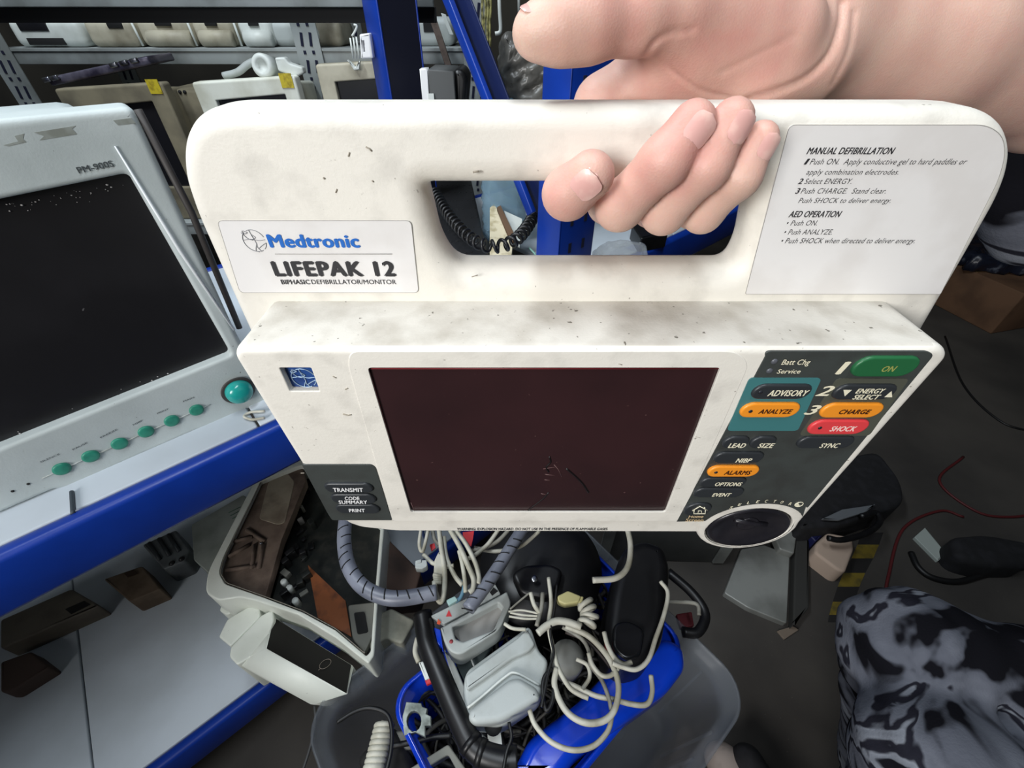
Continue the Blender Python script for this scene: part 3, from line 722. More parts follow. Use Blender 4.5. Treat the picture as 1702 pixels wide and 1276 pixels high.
for c_, r_, a_ in [(fingers[0][-2][0], .018, .55), (fingers[0][-1][0], .010, .2), (fingers[1][-2][0], .022, .5), (fingers[1][-1][0], .014, .4), (fingers[2][-1][0], .012, .25), (fingers[3][-1][0], .012, .3),
                 (J(1290, 60, .27), .04, .3), (J(1040, 25, .24), .025, .35), (J(1060, 130, .28), .03, .25), (fingers[2][-2][0], .012, .12), (J(1190, 60, .26), .03, .2)]:
    fl_ += a_*np.exp(-(np.linalg.norm(pts-np.array(c_), axis=1)/r_)**2)
fl_ += np.where(pts[:, 0] > 0.19, .08, 0)
at = person.data.attributes.new('flush', 'FLOAT', 'POINT'); at.data.foreach_set('value', np.clip(fl_, 0, 1).astype(np.float32))
# nails: curved plates lying on the fingertips
NAIL = M('nail', (222, 172, 164), 0.3, col2=(232, 192, 180), scale=120, coat=0.3)
def nail(tip, prev, rad, out, ln, wd, shift=0.0):
    tip = V(tip); ax = (tip-V(prev)).normalized(); o_ = V(out); o_ = (o_-ax*o_.dot(ax)).normalized(); sd = ax.cross(o_)
    g = G(); nu, nv = 10, 12; R = rad*1.0; vs_ = []; fs_ = []
    for lay in (0.00055, -0.001):
        for j in range(nv+1):
            v = -1+2*j/nv; wj = wd*math.sqrt(max(0.0, 1-abs(v)**4.0))
            for i in range(nu+1):
                u = (-1+2*i/nu)*wj*0.5
                hgt = math.sqrt(max(1e-9, R*R-(u*0.92)**2))
                end = max(0.0, v*ln*0.5+shift)
                hgt = math.sqrt(max(1e-9, hgt*hgt-end*end*0.55))
                vs_.append(tip+ax*(v*ln*0.5+shift)+sd*u+o_*(hgt+lay))
    k = (nu+1)*(nv+1)
    for lay in (0, 1):
        for j in range(nv):
            for i in range(nu):
                a = lay*k+j*(nu+1)+i; q = (a, a+1, a+nu+2, a+nu+1); fs_.append(q if lay == 0 else q[::-1])
    g.add(vs_, fs_); g.build('nail', NAIL, person)
nail(fingers[0][-1][0], fingers[0][-2][0], .0106, (0.10, -1.0, 0.25), .0135, .0128, .0005)
nail(fingers[1][-1][0], fingers[1][-2][0], .0096, (0.20, -0.95, 0.20), .0140, .0120, -.002)
nail(fingers[2][-1][0], fingers[2][-2][0], .0088, (0.30, -0.95, 0.20), .0130, .0108, -.002)
nail(fingers[3][-1][0], fingers[3][-2][0], .0076, (0.30, -0.95, 0.20), .0112, .0094, -.002)
nail(th[-1][0], th[-2][0], .0100, (-0.3, -0.25, 1.0), .013, .012, -.001)
# sleeve pushed up at the elbow, jacket and trousers of camouflage cloth (the wearer sits beyond the right edge)
CAMO = camo_mat()
rng = np.random.RandomState(3)
def cloth(caps, lo, hi, h, name, folds=0.004, freq=55):
    f = Field(lo, hi, h); f.F = f.new()
    for a, b, ra, rb, k in caps: f.cap(f.F, a, b, ra, rb, k)
    X, Y, Z = np.meshgrid(*f.ax, indexing='ij')
    wv_ = np.sin(X*freq+np.sin(Z*freq*0.7)*1.3+np.sin(Y*freq*.4)*2)*np.sin(Z*freq*1.3+np.sin(X*freq*.5)*2+Y*12)
    f.F = f.F+(wv_*folds).astype(np.float32)
    p, q = surface(f.F, f.lo, f.h)
    return net_object(p, q, name, CAMO, ploc, person)
sh = (0.78, 0.02, CAMZ-0.20)
cloth([((0.445, 0.40, CAMZ-0.075), (0.50, 0.37, CAMZ-0.10), .058, .066, .02), ((0.50, 0.37, CAMZ-0.10), sh, .066, .085, .03), ((0.43, 0.385, CAMZ-.105), (0.47, 0.38, CAMZ-.125), .040, .05, .02)], (0.36, -0.12, CAMZ-0.34), (0.9, 0.5, CAMZ+0.03), 0.006, 'sleeve', .004, 60)
zs = CAMZ-0.68
cloth([((0.84, -0.05, CAMZ-0.25), (0.84, -0.05, zs+.08), .15, .16, .05)], (0.62, -0.3, zs-0.22), (1.06, 0.2, CAMZ-0.05), 0.009, 'jacket', .006, 40)
kn1 = tuple(onZ(1510, 1085, -0.64)); kn2 = tuple(onZ(1560, 1290, -0.64))
cloth([((0.86, 0.10, zs-0.02), kn1, .095, .072, .03), (kn1, (kn1[0]+0.15, kn1[1]-.08, 0.12), .070, .055, .03), ((0.86, -0.16, zs-0.02), kn2, .095, .074, .03), (kn2, (kn2[0]+0.13, kn2[1]-.06, 0.12), .072, .055, .03)],
      (0.34, -0.42, 0.06), (1.0, 0.36, zs+0.2), 0.007, 'trousers', .0045, 60)
# dark stool the wearer sits on
st = thing('stool', 'dark low stool under the person in camouflage at the right', 'stool', (0.86, -0.03, 0))
G().box((0.86, -0.03, 0.34), (0.34, 0.42, 0.04), bev=0.01).build('seat', BLACKM, st)
for sx in (-1, 1):
    for sy in (-1, 1): G().tube([(0.86+sx*0.14, -0.03+sy*0.17, 0.325), (0.86+sx*0.155, -0.03+sy*0.19, 0)], 0.014, 10).build('leg', BLACKM, st)
# ------------------------------------------------------------------ the patient monitor on the upper shelf
QM = 0.070
PMG = M('pale_grey_green_plastic', (198, 207, 206), 0.55, col2=(172, 181, 180), scale=8, lo=0.45, hi=0.75, bump=0.12, bscale=500, specks=((98, 98, 92), 170, 0.745))
pm = thing('patient_monitor', 'grey patient monitor with big dusty black screen and green buttons on the rack', 'monitor', rk(-0.15, QM+0.1, ZA))
def pN(pts, q): return [onN(a, b, q) for a, b in pts]
pts = pN([(222, 177), (392, 552), (424, 610), (452, 668), (432, 683), (327, 717), (200, 773), (124, 812), (75, 836), (0, 884)], QM)
tl = pts[0]; sl_ = -0.335
left_top = rk(sl_, QM, tl.z); left_bot = rk(sl_, QM, ZA+0.002)
outl = roundpoly([pts[0], pts[1], pts[2], pts[3], pts[4], pts[5], pts[6], pts[7], rk(-0.20, QM, ZA+0.001), rk(sl_+0.02, QM, ZA+0.001), rk(sl_, QM, ZA+0.02), left_top], [.008, .02, .02, .006, .006, .006, .006, .004, .003, .01, .01, .008])
scr_o = roundpoly(pN([(0, 332), (214, 288), (386, 590), (0, 746)], QM)[1:3]+[rk(-0.30, QM, onN(0, 746, QM).z), rk(-0.30, QM, onN(0, 332, QM).z)], .006)
# keep the screen's lower edge along the bezel
p_bl = onN(0, 746, QM); p_br = onN(386, 590, QM); p_tr = onN(214, 288, QM); p_t0 = onN(0, 332, QM)
def ext(a, b, s):                             # continue the line a->b to rack coordinate s
    ta = a.dot(RD); tb = b.dot(RD); return a+(b-a)*((s-ta)/(tb-ta))
scr_o = roundpoly([p_tr, p_br, ext(p_br, p_bl, -0.30), ext(p_tr, p_t0, -0.30)], .006)
G().prism(outl, RN, 0.035, r=0.006, holes=[scr_o], rh=0.004, seg=4).build('front_bezel', PMG, pm)
sg = [ext(p_tr, p_t0, -0.31)+V((0, 0, .01)), p_tr+RD*0.012+V((0, 0, .01)), p_br+RD*0.012-V((0, 0, .012)), ext(p_br, p_bl, -0.31)-V((0, 0, .012))]
PMS = M('dusty_black_screen', (20, 19, 22), 0.45, col2=(30, 29, 32), scale=12, lo=0.45, hi=0.8, specks=((150, 148, 150), 95, 0.775))
so = G().prism([p+RQ*0.013 for p in sg], RN, 0.01).build('display_screen', PMS, pm)
# grime along the bottom and the top of the glass
DUST = M('dust_grey', (176, 174, 172), 0.95)
rd = random.Random(5); g = G()
for i in range(150):
    a = rd.random()
    if i < 115: p = onN(20+a*350, 742-a*350*0.405-4-abs(rd.gauss(0, 7)), QM+0.0128)
    else: p = onN(5+a*205, 330-a*42+10+abs(rd.gauss(0, 9)), QM+0.0128)
    g.sphere(p, 0.0003+rd.random()**2*0.0011, (1.3, 0.5, 0.7), 1)
g.build('dust_fleck', DUST, so)['kind'] = 'stuff'
# light streak on the bezel as white strip; shaded side as dark tube
STREAK = M('white_light_streak', (240, 244, 246), 0.3)
G().tube([onN(191, 243, QM-0.001), onN(300, 418, QM-0.001), onN(389, 548, QM-0.001)], [0.0007, 0.0019, 0.0015], 8).build('edge_light_streak', STREAK, pm)
g = G(); g.tube([onN(229, 182, QM+0.004), onN(318, 352, QM+0.004), onN(398, 545, QM+0.004)], 0.0035, 8); g.build('shaded_side_edge', M('dark_warm_grey', (58, 54, 52), .6), pm)
g = G(); g.box(rk(-0.15, QM+0.16, ZA+0.19), (0.33, 0.25, 0.29), X=RD, bev=0.02, seg=3); g.build('casing', PMG, pm)
g = G()
for s in (-0.28, -0.03): g.box(rk(s, QM+0.1, ZA+0.022), (0.03, 0.16, 0.044), X=RD, bev=0.004)
g.build('foot', GREYP, pm)
# buttons along the sloping lower bezel
GREENB = M('sea_green_button', (46, 140, 116), 0.4, col2=(38, 120, 100), scale=80)
PMTX = M('grey_lettering', (70, 76, 78), 0.6)
btn = [(103, 780), (151, 759), (199, 738), (243, 718), (286, 700), (327, 682)]
for (a, b), (s, la, lb_, ra, rb) in zip(btn, (('SILENCE', 68, 769, 100, 755), ('PAUSE', 122, 748, 146, 736), ('FREEZE', 168, 728, 196, 714), ('NIBP', 222, 707, 238, 699), ('PRINT', 262, 688, 281, 680), ('MAIN', 305, 668, 323, 661))):
    c0 = onN(a, b, QM-0.002); k = G().lathe(c0+RQ*0.004, RN, [(0.0080, 0), (0.0080, 0.0038), (0.0075, 0.0047), (0.005, 0.0050), (0, 0.0050)], 28).build('button', GREENB, pm)
    p0 = onN(la, lb_, QM-0.0003); p1 = onN(ra, rb, QM-0.0003); X = (p1-p0).normalized(); Y = RN.cross(X)*-1 if RN.cross(X).z < 0 else RN.cross(X)
    g = G(); v, f = text_mesh(s, p0, X, Y, (p1-p0).length, 0.0021); g.add(v, f, False); g.build('lettering', PMTX, k)
g = G()
for (a, b), (c_, d_) in zip(btn[:-1], btn[1:]): g.tube([onN(a, b, QM-0.0004), onN(c_, d_, QM-0.0004)], 0.0009, 6)
g.tube([onN(70, 795, QM-0.0004), onN(*btn[0], QM-0.0004)], 0.0006, 6); g.tube([onN(*btn[-1], QM-0.0004), onN(350, 672, QM-0.0004)], 0.0006, 6)
g.build('button_rail', GREYP, pm)
g = G()
for a, b in ((47, 804), (21, 816)): g.sphere(onN(a, b, QM), 0.0015, sub=2)
g.build('indicator', BLACKM, pm)
TEALK = M('teal_knob', (34, 160, 152), 0.25, coat=0.3)
kc2 = onN(397, 650, QM-0.004)
G().lathe(kc2+RQ*0.006, RN, [(0.0165, 0), (0.0165, 0.008), (0.0155, 0.013), (0.0125, 0.017), (0.007, 0.0195), (0, 0.0202)], 40).build('rotary_knob', TEALK, pm)
g = G(); g.lathe(kc2+RQ*0.002, RN, [(0.0205, 0), (0.0205, 0.0003), (0.019, 0.0012), (0.016, 0.0012)], 40); g.build('knob_collar', M('dark_warm_grey', (58, 54, 52), .6), pm)
p0 = onN(132, 288, QM-0.0004); p1 = onN(190, 276, QM-0.0004); g = G(); v, f = text_mesh('PM-900S', p0, p1-p0, V((0, 0, 1)), (p1-p0).length, 0.0049, bold=0.02); g.add(v, f, False); g.build('model_lettering', PMTX, pm)
RES = M('glue_residue', (128, 132, 124), 0.9, col2=(150, 156, 150), scale=60, lo=0.4, hi=0.6)
g = G()
for pl in ([(57, 220), (126, 209), (120, 214), (128, 223), (66, 233), (73, 226)], [(6, 241), (30, 235), (24, 226), (40, 222), (38, 231), (44, 236), (14, 243)], [(188, 200), (218, 196), (226, 205), (196, 208)]):
    g.prism(pN(pl, QM-0.0002), RN, 0.0004)
g.build('sticker_residue', RES, pm)['kind'] = 'stuff'
# things at the monitor's foot on the shelf
tg = G().tube(smooth([onZ(440, 694, -0.417), onZ(420, 697, -0.416), onZ(406, 692, -0.416), onZ(416, 685, -0.416), onZ(440, 683, -0.416)], 6), 0.0018, 10).build('cable', CABLEW, None)
tag(tg, 'pale cable end lying on the upper shelf under the teal knob', 'cable')
t = G().tube(smooth([onZ(119, 817, -0.4178), onZ(120, 834, -0.4178), onZ(121, 853, -0.4178)], 5), 0.0022, 8).build('cable', M('dark_slate_cable', (62, 70, 78), .5), None)
tag(t, 'short dark slate lead running from under the monitor to the shelf edge', 'cable')

# ------------------------------------------------------------------ things at the back, on the slotted shelving
# the row of old modules on the shelf under the lip
def module(x0_, x1_, py0, py1, yy, m, label_, kind, screen=None):
    a = onY(x0_, py1, yy); b = onY(x1_, py0, yy); zb_ = zA-0.001+0.0; ht = b.z-zb_
    t = thing(kind, label_, 'medical device', ((a.x+b.x)/2, yy+0.06, zb_), 'old devices on the back shelf')
    wd = (b.x-a.x); cx = (a.x+b.x)/2
    G().box((cx, yy+0.07, zb_+ht/2), (wd, 0.14, ht), bev=min(0.018, wd*0.2), seg=4).build('casing', m, t)
    return t, cx, wd, zb_, ht
yb = SY+0.03
t, cx, wd, zb_, ht = module(32, 122, 30, 80, yb, WHITEP, 'white boxy device with dark window and slot at left end of back shelf', 'device')
G().box((cx-wd*0.13, yb, zb_+ht*0.72), (wd*0.4, 0.006, ht*0.28), bev=0.001).build('window', DARKGL, t)
G().box((cx-wd*0.05, yb, zb_+ht*0.22), (wd*0.52, 0.006, ht*0.24), bev=0.001).build('slot', BLACKM, t)
t, cx, wd, zb_, ht = module(154, 212, 30, 80, yb, BEIGE, 'beige rounded device second from the left on back shelf', 'device')
G().box((cx+wd*0.18, yb, zb_+ht*0.8), (wd*0.3, 0.006, ht*0.25), bev=0.001).build('slot', BLACKM, t)
for x0_, x1_, m, lab in ((240, 312, BEIGE, 'yellowed roller-fronted device third from the left on back shelf'), (330, 380, BEIGE, 'beige roller-fronted device fourth from the left on back shelf'), (404, 446, WHITEP, 'greyish roller-fronted device fifth from the left on back shelf')):
    t, cx, wd, zb_, ht = module(x0_, x1_, 28, 80, yb+0.02, m, lab, 'device')
    G().tube([(cx-wd*0.28, yb+0.012, zb_+ht*0.30), (cx+wd*0.46, yb+0.012, zb_+ht*0.30)], ht*0.28, 20).build('roller', m, t)
    G().box((cx+wd*0.02, yb+0.018, zb_+ht*0.82), (wd*0.28, 0.006, ht*0.22), bev=0.001).build('slot', BLACKM, t)
    G().tube([(cx-wd*0.47, yb+0.012, zb_+ht*0.05), (cx-wd*0.49, yb+0.01, zb_+ht*0.9)], 0.003, 8).build('clip', WHITEP, t)
t, cx, wd, zb_, ht = module(455, 500, 34, 78, yb+0.03, GREYP, 'small grey device beside the slotted post on back shelf', 'device')
t, cx, wd, zb_, ht = module(508, 562, 34, 75, yb+0.03, BEIGE, 'dim grey device with a white ring connector on back shelf', 'device')
cc = onY(519, 57, yb+0.028)
g = G(); g.tube([cc+V((math.cos(k*.3927)*.014, 0, math.sin(k*.3927)*.018)) for k in range(16)], 0.006, 10, closed=True); g.build('ring_connector', WHITEP, t)
t, cx, wd, zb_, ht = module(690, 752, 28, 66, yb+0.05, GREYP, 'grey device on back shelf between the two blue posts', 'device')
G().box((cx-wd*0.1, yb+0.05, zb_+ht*0.7), (wd*0.3, 0.004, ht*0.4)).build('vent', BLACKM, t)

# monitors on the shelf below
def crt(px0, py0, px1, py1, bot, yy, m, label_, scr, yellow=None, dim=(0.24,)):
    a = onY(px0, py0, yy); b = onY(px1, py1, yy); zb_ = CAMZ-0.473
    pts = [onY(px0, py0, yy), onY(px1, py1, yy)]
    x0_, x1_ = a.x, b.x; zt_ = max(a.z, b.z)
    t = thing('monitor', label_, 'monitor', ((x0_+x1_)/2, yy+0.1, zb_), 'monitors on the lower back shelf')
    out = roundpoly([V((x0_, yy, a.z)), V((x0_, yy, zb_)), V((x1_, yy, zb_)), V((x1_, yy, b.z))], 0.008)
    hole_ = roundpoly([V((x0_+scr[0], yy, a.z-scr[1])), V((x0_+scr[0], yy, zb_+0.09)), V((x1_-scr[2], yy, zb_+0.09)), V((x1_-scr[2], yy, b.z-scr[1]))], 0.002)
    G().prism(out, N, 0.03, r=0.005, holes=[hole_], rh=0.003).build('bezel', m, t)
    G().box(((x0_+x1_)/2, yy+0.016, (zt_+zb_)/2), (x1_-x0_-0.03, 0.006, zt_-zb_-0.04)).build('screen', DARKGL, t)
    g = G(); g.hexa([(x0_+.012, yy+.028, zb_), (x1_-.012, yy+.028, zb_), (x1_-.03, yy+.2, zb_), (x0_+.03, yy+.2, zb_)], [(x0_+.012, yy+.028, zt_-.012), (x1_-.012, yy+.028, zt_-.012), (x1_-.03, yy+.2, zt_-.03), (x0_+.03, yy+.2, zt_-.03)], bev=.008); g.build('casing', m, t)
    if yellow: G().box(onY(*yellow, yy-0.001), (0.030, 0.002, 0.030)).build('yellow_sticker', M('yellow_sticker', (196, 176, 40), 0.5, col2=(150, 130, 30), scale=90), t)
    return t
m1 = crt(88, 148, 268, 137, 0, 1.30, DUSTY, 'dusty beige monitor with a dim yellow sticker under the steel tray', (0.055, 0.040, 0.045), yellow=(256, 144))
m2 = crt(317, 137, 489, 126, 0, 1.30, M('clean_white_plastic', (222, 224, 212), 0.5, col2=(196, 196, 180), scale=12), 'white monitor with a bright yellow sticker on its top right corner', (0.045, 0.038, 0.036), yellow=(476, 134))
m3 = crt(523, 107, 660, 100, 0, 1.33, BEIGE, 'beige monitor with a dark screen beside the rear blue post', (0.040, 0.036, 0.03))
# speckled control box between the dusty and the white monitor
p = onY(292, 150, 1.36); t = thing('control_box', 'dim brownish box with three dark buttons between two monitors', 'box', (p.x, 1.45, CAMZ-0.473))
G().box((p.x+0.01, 1.45, (p.z+CAMZ-0.473)/2), (0.11, 0.16, p.z-CAMZ+0.473), bev=0.008).build('casing', DUSTY, t)
for k in (-1, 0, 1): G().sphere(onY(299+k*8, 153, 1.37), 0.0045, sub=2).build('button', BLACKM, t)
# steel tray lying across the dusty monitor
a = onY(78, 136, 1.33); b = onY(245, 100, 1.36); ax = (b-a).normalized()
tr = thing('steel_tray', 'thin shiny steel tray lying tilted on the dusty monitor', 'tray', (a+b)/2)
ln = (b-a).length
G().box((a+b)/2+V((0, 0.06, 0)), (ln, 0.13, 0.018), X=ax, bev=0.004).build('tray_body', M('dark_steel', (110, 106, 122), 0.35, metal=0.4, col2=(52, 48, 66), scale=22, lo=.4, hi=.6), tr)
for k in (0.04, 0.12, 0.7, 0.8, 0.9): G().box(a+(b-a)*k+V((0, -0.008, 0.004)), (ln*0.07, 0.012, 0.010), X=ax, bev=0.002).build('clip', CHROME, tr)
# handle and rolled tube on top of the white monitor
cc = onY(440, 117, 1.33); t = thing('hose_roll', 'white rolled tubing and bracket lying on the white monitor', 'hose', cc)
G().lathe(cc+V((0, .06, 0)), (0, -1, 0.15), [(0.024, 0), (0.026, 0.05), (0.026, 0.066), (0.022, 0.072), (0.013, 0.07), (0.012, 0.062), (0.0, 0.06)], 32).build('hub', WHITEP, t)
G().tube(smooth([onY(372, 126, 1.34), onY(395, 120, 1.34), onY(412, 107, 1.345), onY(430, 100, 1.35), onY(450, 104, 1.35)], 6), 0.008, 12).build('tube', GREYP, t)
pp_ = pY([(456, 96), (472, 95), (480, 105), (502, 112), (505, 122), (492, 128), (462, 118)], 1.325); G().prism(roundpoly(pp_, 0.004), N, 0.02, r=0.004).build('bracket', WHITEP, t)
# bright white bracket hanging by the rear blue post
t = thing('bracket', 'bright white plastic bracket with a hook beside the rear blue post', 'bracket', onY(600, 98, 1.16))
G().prism(roundpoly(pY([(597, 57), (614, 55), (620, 97), (600, 98)], 1.16), 0.003), N, 0.018, r=0.003, holes=[pY([(601, 67), (605, 67), (607, 86), (603, 87)], 1.16)], rh=0.001).build('plate', M('bright_white', (240, 240, 240), 0.4), t)
for k in range(3): G().tube([onY(582+k*5, 63-k, 1.165), onY(587+k*5, 97, 1.165)], 0.0018, 8).build('wire', WHITEP, t)
G().tube(smooth([onY(585, 60, 1.165), onY(590, 52, 1.165), onY(593, 43, 1.165), onY(588, 41, 1.165)], 4), 0.002, 8).build('hook', WHITEP, t)
# white hook lying on the beige monitor
t = G().prism(roundpoly(pY([(577, 99), (584, 105), (590, 112), (598, 100), (597, 116), (588, 117)], 1.315), 0.002), N, 0.01, r=0.002).build('clip', WHITEP, None); tag(t, 'small white plastic clip standing on the beige monitor beside the bracket', 'clip')

# between the two blue posts
t = thing('panel_box', 'grey-black electronics box with a white edge seen above the handle between blue posts', 'box', onY(730, 178, 1.1))
G().prism(pY([(697, 115), (709, 114), (716, 200), (705, 200)], 1.10), N, 0.03, r=0.002).build('white_edge', M('bright_white', (240, 240, 240), 0.4), t)
G().prism(pY([(711, 116), (753, 118), (760, 200), (717, 200)], 1.104), N, 0.12, r=0.002).build('side_panel', M('dark_grey_metal', (84, 86, 86), 0.6, col2=(40, 40, 40), scale=30, lo=0.6, hi=0.7), t)
G().box(onY(717, 163, 1.10), (0.012, 0.004, 0.016)).build('tab', WHITEP, t)
t = G().prism(roundpoly(pY([(753, 116), (768, 114), (778, 130), (772, 200), (758, 200)], 1.12), .01), N, 0.1, r=0.01).build('cover', BLACKP, None); tag(t, 'black cover behind the grey-black electronics box', 'cover')
t = thing('wooden_strip', 'slanting grey-brown wooden strip crossing the back shelf lip', 'strip', onY(740, 105, 1.44))
G().prism(pY([(712, 26), (722, 24), (750, 108), (740, 110)], 1.45), N, 0.012, r=0.001).build('board', M('grey_wood', (106, 92, 84), 0.8, col2=(80, 68, 60), scale=40), t)
t = G().prism(pY([(733, 22), (740, 24), (754, 58), (747, 58)], 1.47), N, 0.012, r=0.001).build('white_strip', WHITEP, None); tag(t, 'narrow white strip leaning on the back shelf beside the blue brace', 'strip')
# hanging cables and plastic film at the end of the rack
YEL = M('yellow_green_chain', (156, 152, 96), 0.5, col2=(84, 82, 50), scale=120, lo=0.4, hi=0.6)
rd = random.Random(3); g = G()
for k in range(4):
    x = 802+k*4; g.tube(smooth([onY(x+rd.uniform(-2, 2), yy_, 1.25) for yy_ in (-60, -20, 15, 40, 62+k*5)], 5), 0.0028, 8)
t = g.build('beaded_cord', YEL, None); tag(t, 'yellow-green twisted cords hanging beside the thumb', 'cord')
t = G().tube(smooth([onY(829, -60, 1.2), onY(830, 10, 1.2), onY(832, 45, 1.2), onY(830, 54, 1.2), onY(823, 56, 1.2)], 6), 0.0038, 10).build('hook', WHITEP, None); tag(t, 'white J-shaped rod hanging left of the thumb', 'hook')
t = G().tube([onY(861, -60, 1.22), onY(863, 30, 1.22)], 0.003, 10).build('rod', GREYP, None); tag(t, 'thin pale rod hanging just above the thumb tip', 'rod')
FILM = M('smoky_plastic_film', (120, 118, 112), 0.3, col2=(70, 70, 68), scale=18, lo=0.35, hi=0.7, bump=0.9, bscale=60, alpha=0.75)
def crumple(pl3, nrm, th, name, mat, label_, cat, amp=0.008, seed=1, sub=4):
    g = G().prism(pl3, nrm, th, r=th*0.3)
    o = g.build(name, mat, None); b = bmesh.new(); b.from_mesh(o.data); bmesh.ops.remove_doubles(b, verts=b.verts, dist=1e-5)
    bmesh.ops.triangulate(b, faces=b.faces[:])
    for _ in range(sub):
        lim = max(e.calc_length() for e in b.edges)*0.55
        bmesh.ops.subdivide_edges(b, edges=[e for e in b.edges if e.calc_length() > lim], cuts=1); bmesh.ops.triangulate(b, faces=b.faces[:])
    r_ = np.random.RandomState(seed); kx = [V(r_.normal(0, 60, 3)) for _ in range(9)]; ph = r_.uniform(0, 6.28, 9)
    b.normal_update()
    for v in b.verts:
        a = sum(abs(math.sin(v.co.dot(k)+p_)) for k, p_ in zip(kx, ph))/9-0.6
        v.co += v.normal*a*amp*2
    b.to_mesh(o.data); b.free()
    for p_ in o.data.polygons: p_.use_smooth = True
    tag(o, label_, cat); return o
crumple(roundpoly(pY([(838, 55), (862, 62), (900, 70), (930, 120), (930, 240), (856, 240), (842, 140), (826, 110)], 1.05), .02), N, 0.06, 'plastic_bag', FILM, 'smoky crumpled plastic bag between the brace and the front blue post', 'bag', 0.016, 2)
t = G().prism(roundpoly(pY([(1004, 66), (1044, 60), (1050, 150), (1010, 240), (1000, 200)], 1.0), .008), N, 0.12, r=0.006).build('case', M('dark_brown_leather', (58, 28, 18), 0.6), None); tag(t, 'dark brown case just right of the front blue post', 'case')
t = G().prism(roundpoly(pY([(1046, 60), (1070, 58), (1075, 150), (1050, 200)], 1.06), .004), N, 0.1, r=0.004).build('carton', M('dim_white_card', (190, 186, 178), 0.8), None); tag(t, 'pale carton edge behind the thumb web', 'carton')
# clutter on the upper shelf seen through the handle
PERF = M('perforated_black', (24, 24, 27), 0.55)
t = thing('speaker_box', 'black perforated box seen through the handle opening', 'box', onZ(750, 400, -0.42))
tp = pZ([(690, 292), (782, 292), (812, 425), (706, 445)], -0.375)
gb = G(); gb.hexa([V((p.x, p.y, ZA)) for p in tp], tp, bev=0.006); gb.build('casing', PERF, t)
g = G()
for i in range(10):
    for j in range(9):
        u, v = (i+.5)/10, (j+.5)/9; p = (tp[0]*(1-u)+tp[1]*u)*(1-v)+(tp[3]*(1-u)+tp[2]*u)*v
        g.lathe(p, (0, 0, 1), [(0.0028, 0.0001), (0.0028, 0.0006), (0, 0.0006)], 8)
g.build('perforations', BLACKM, t)['kind'] = 'stuff'
def coil(path, R, r, turns, name, mat, label_, cat, n=14, seg=8):
    q = smooth(path, 12); Ls = [0]
    for a, b in zip(q[:-1], q[1:]): Ls.append(Ls[-1]+(b-a).length)
    u = (q[1]-q[0]).orthogonal().normalized(); out = []
    for i in range(turns*n+1):
        d = Ls[-1]*i/(turns*n); k = 0
        while k < len(Ls)-2 and Ls[k+1] < d: k += 1
        f = (d-Ls[k])/max(1e-9, Ls[k+1]-Ls[k]); p = q[k].lerp(q[k+1], f); T = (q[k+1]-q[k]).normalized()
        u = (u-T*u.dot(T)).normalized(); w_ = T.cross(u); a = 2*math.pi*i/n
        out.append(p+(u*math.cos(a)+w_*math.sin(a))*R)
    o = G().tube(out, r, seg).build(name, mat, None); return tag(o, label_, cat)
coil(pZ([(722, 318), (742, 352), (772, 388), (806, 408), (842, 406), (868, 388), (888, 356), (894, 330)], -0.335), 0.0105, 0.0034, 34, 'telephone_cord', BLACKP, 'black coiled telephone-style cord seen through the handle opening', 'cord')
JAR = M('blue_clear_plastic', (176, 214, 234), 0.12, trans=0.6, alpha=0.7)
jc = onZ(838, 306, -0.30)
t = thing('water_jar', 'blue clear plastic jar with ribs seen through the handle opening', 'jar', (jc.x, jc.y, ZA))
G().lathe((jc.x, jc.y, ZA), (0, 0, 1), [(0.050, 0), (0.054, 0.01)]+[(0.054-(.004 if k % 2 else 0), 0.02+k*0.012) for k in range(17)]+[(0.052, 0.235), (0.03, 0.26), (0.02, 0.265), (0.02, 0.285), (0, 0.285)], 40).build('jar_body', JAR, t)
t = thing('card_scraps', 'cream torn cardboard piece with a white slip, seen through the handle opening', 'cardboard', onZ(838, 390, -0.40))
G().prism(pZ([(814, 345), (822, 341), (846, 372), (852, 384), (846, 412), (812, 398)], -0.335), (0, -0.3, 1), 0.05, r=0.001).build('cardboard', M('cream_card', (206, 196, 168), 0.8, col2=(170, 158, 126), scale=60), t)
G().prism(pZ([(826, 344), (832, 342), (858, 374), (850, 378)], -0.328), (0, -0.3, 1), 0.01, r=0.001).build('torn_flap', M('brown_card_edge', (96, 72, 52), 0.8), t)
G().prism(pZ([(838, 350), (868, 358), (864, 386), (852, 380)], -0.34), (0, -0.3, 1), 0.004).build('white_slip', WHITEP, t)
t = G().tube(smooth(pZ([(786, 405), (792, 420), (806, 440)], -0.39), 4), 0.003, 8).build('wire', CABLEW, None); tag(t, 'pale wire end below the coiled cord in the handle opening', 'wire')
t = G().tube(smooth(pZ([(880, 412), (892, 426), (896, 445)], -0.40), 4), 0.0022, 8).build('wire', M('mint_wire', (150, 196, 184), 0.5), None); tag(t, 'mint green wire end beside the front blue post', 'wire')
CLEAR = M('clear_plastic_bag', (210, 214, 214), 0.12, trans=0.4, alpha=0.5, bump=0.8, bscale=70)
crumple(roundpoly(pZ([(986, 412), (1010, 402), (1070, 404), (1082, 424), (1074, 470), (985, 470)], -0.372), .012), (0, -0.25, 1), 0.035, 'plastic_bag', CLEAR, 'clear crumpled plastic bag on the shelf below the fingers', 'bag', 0.01, 4)
t = G().prism(roundpoly(pZ([(1050, 372), (1090, 366), (1112, 386), (1066, 396)], -0.385), .006), (0, 0, 1), 0.034, r=0.004).build('adapter', BLACKP, None); tag(t, 'small black adapter on the shelf behind the fingertips', 'adapter')
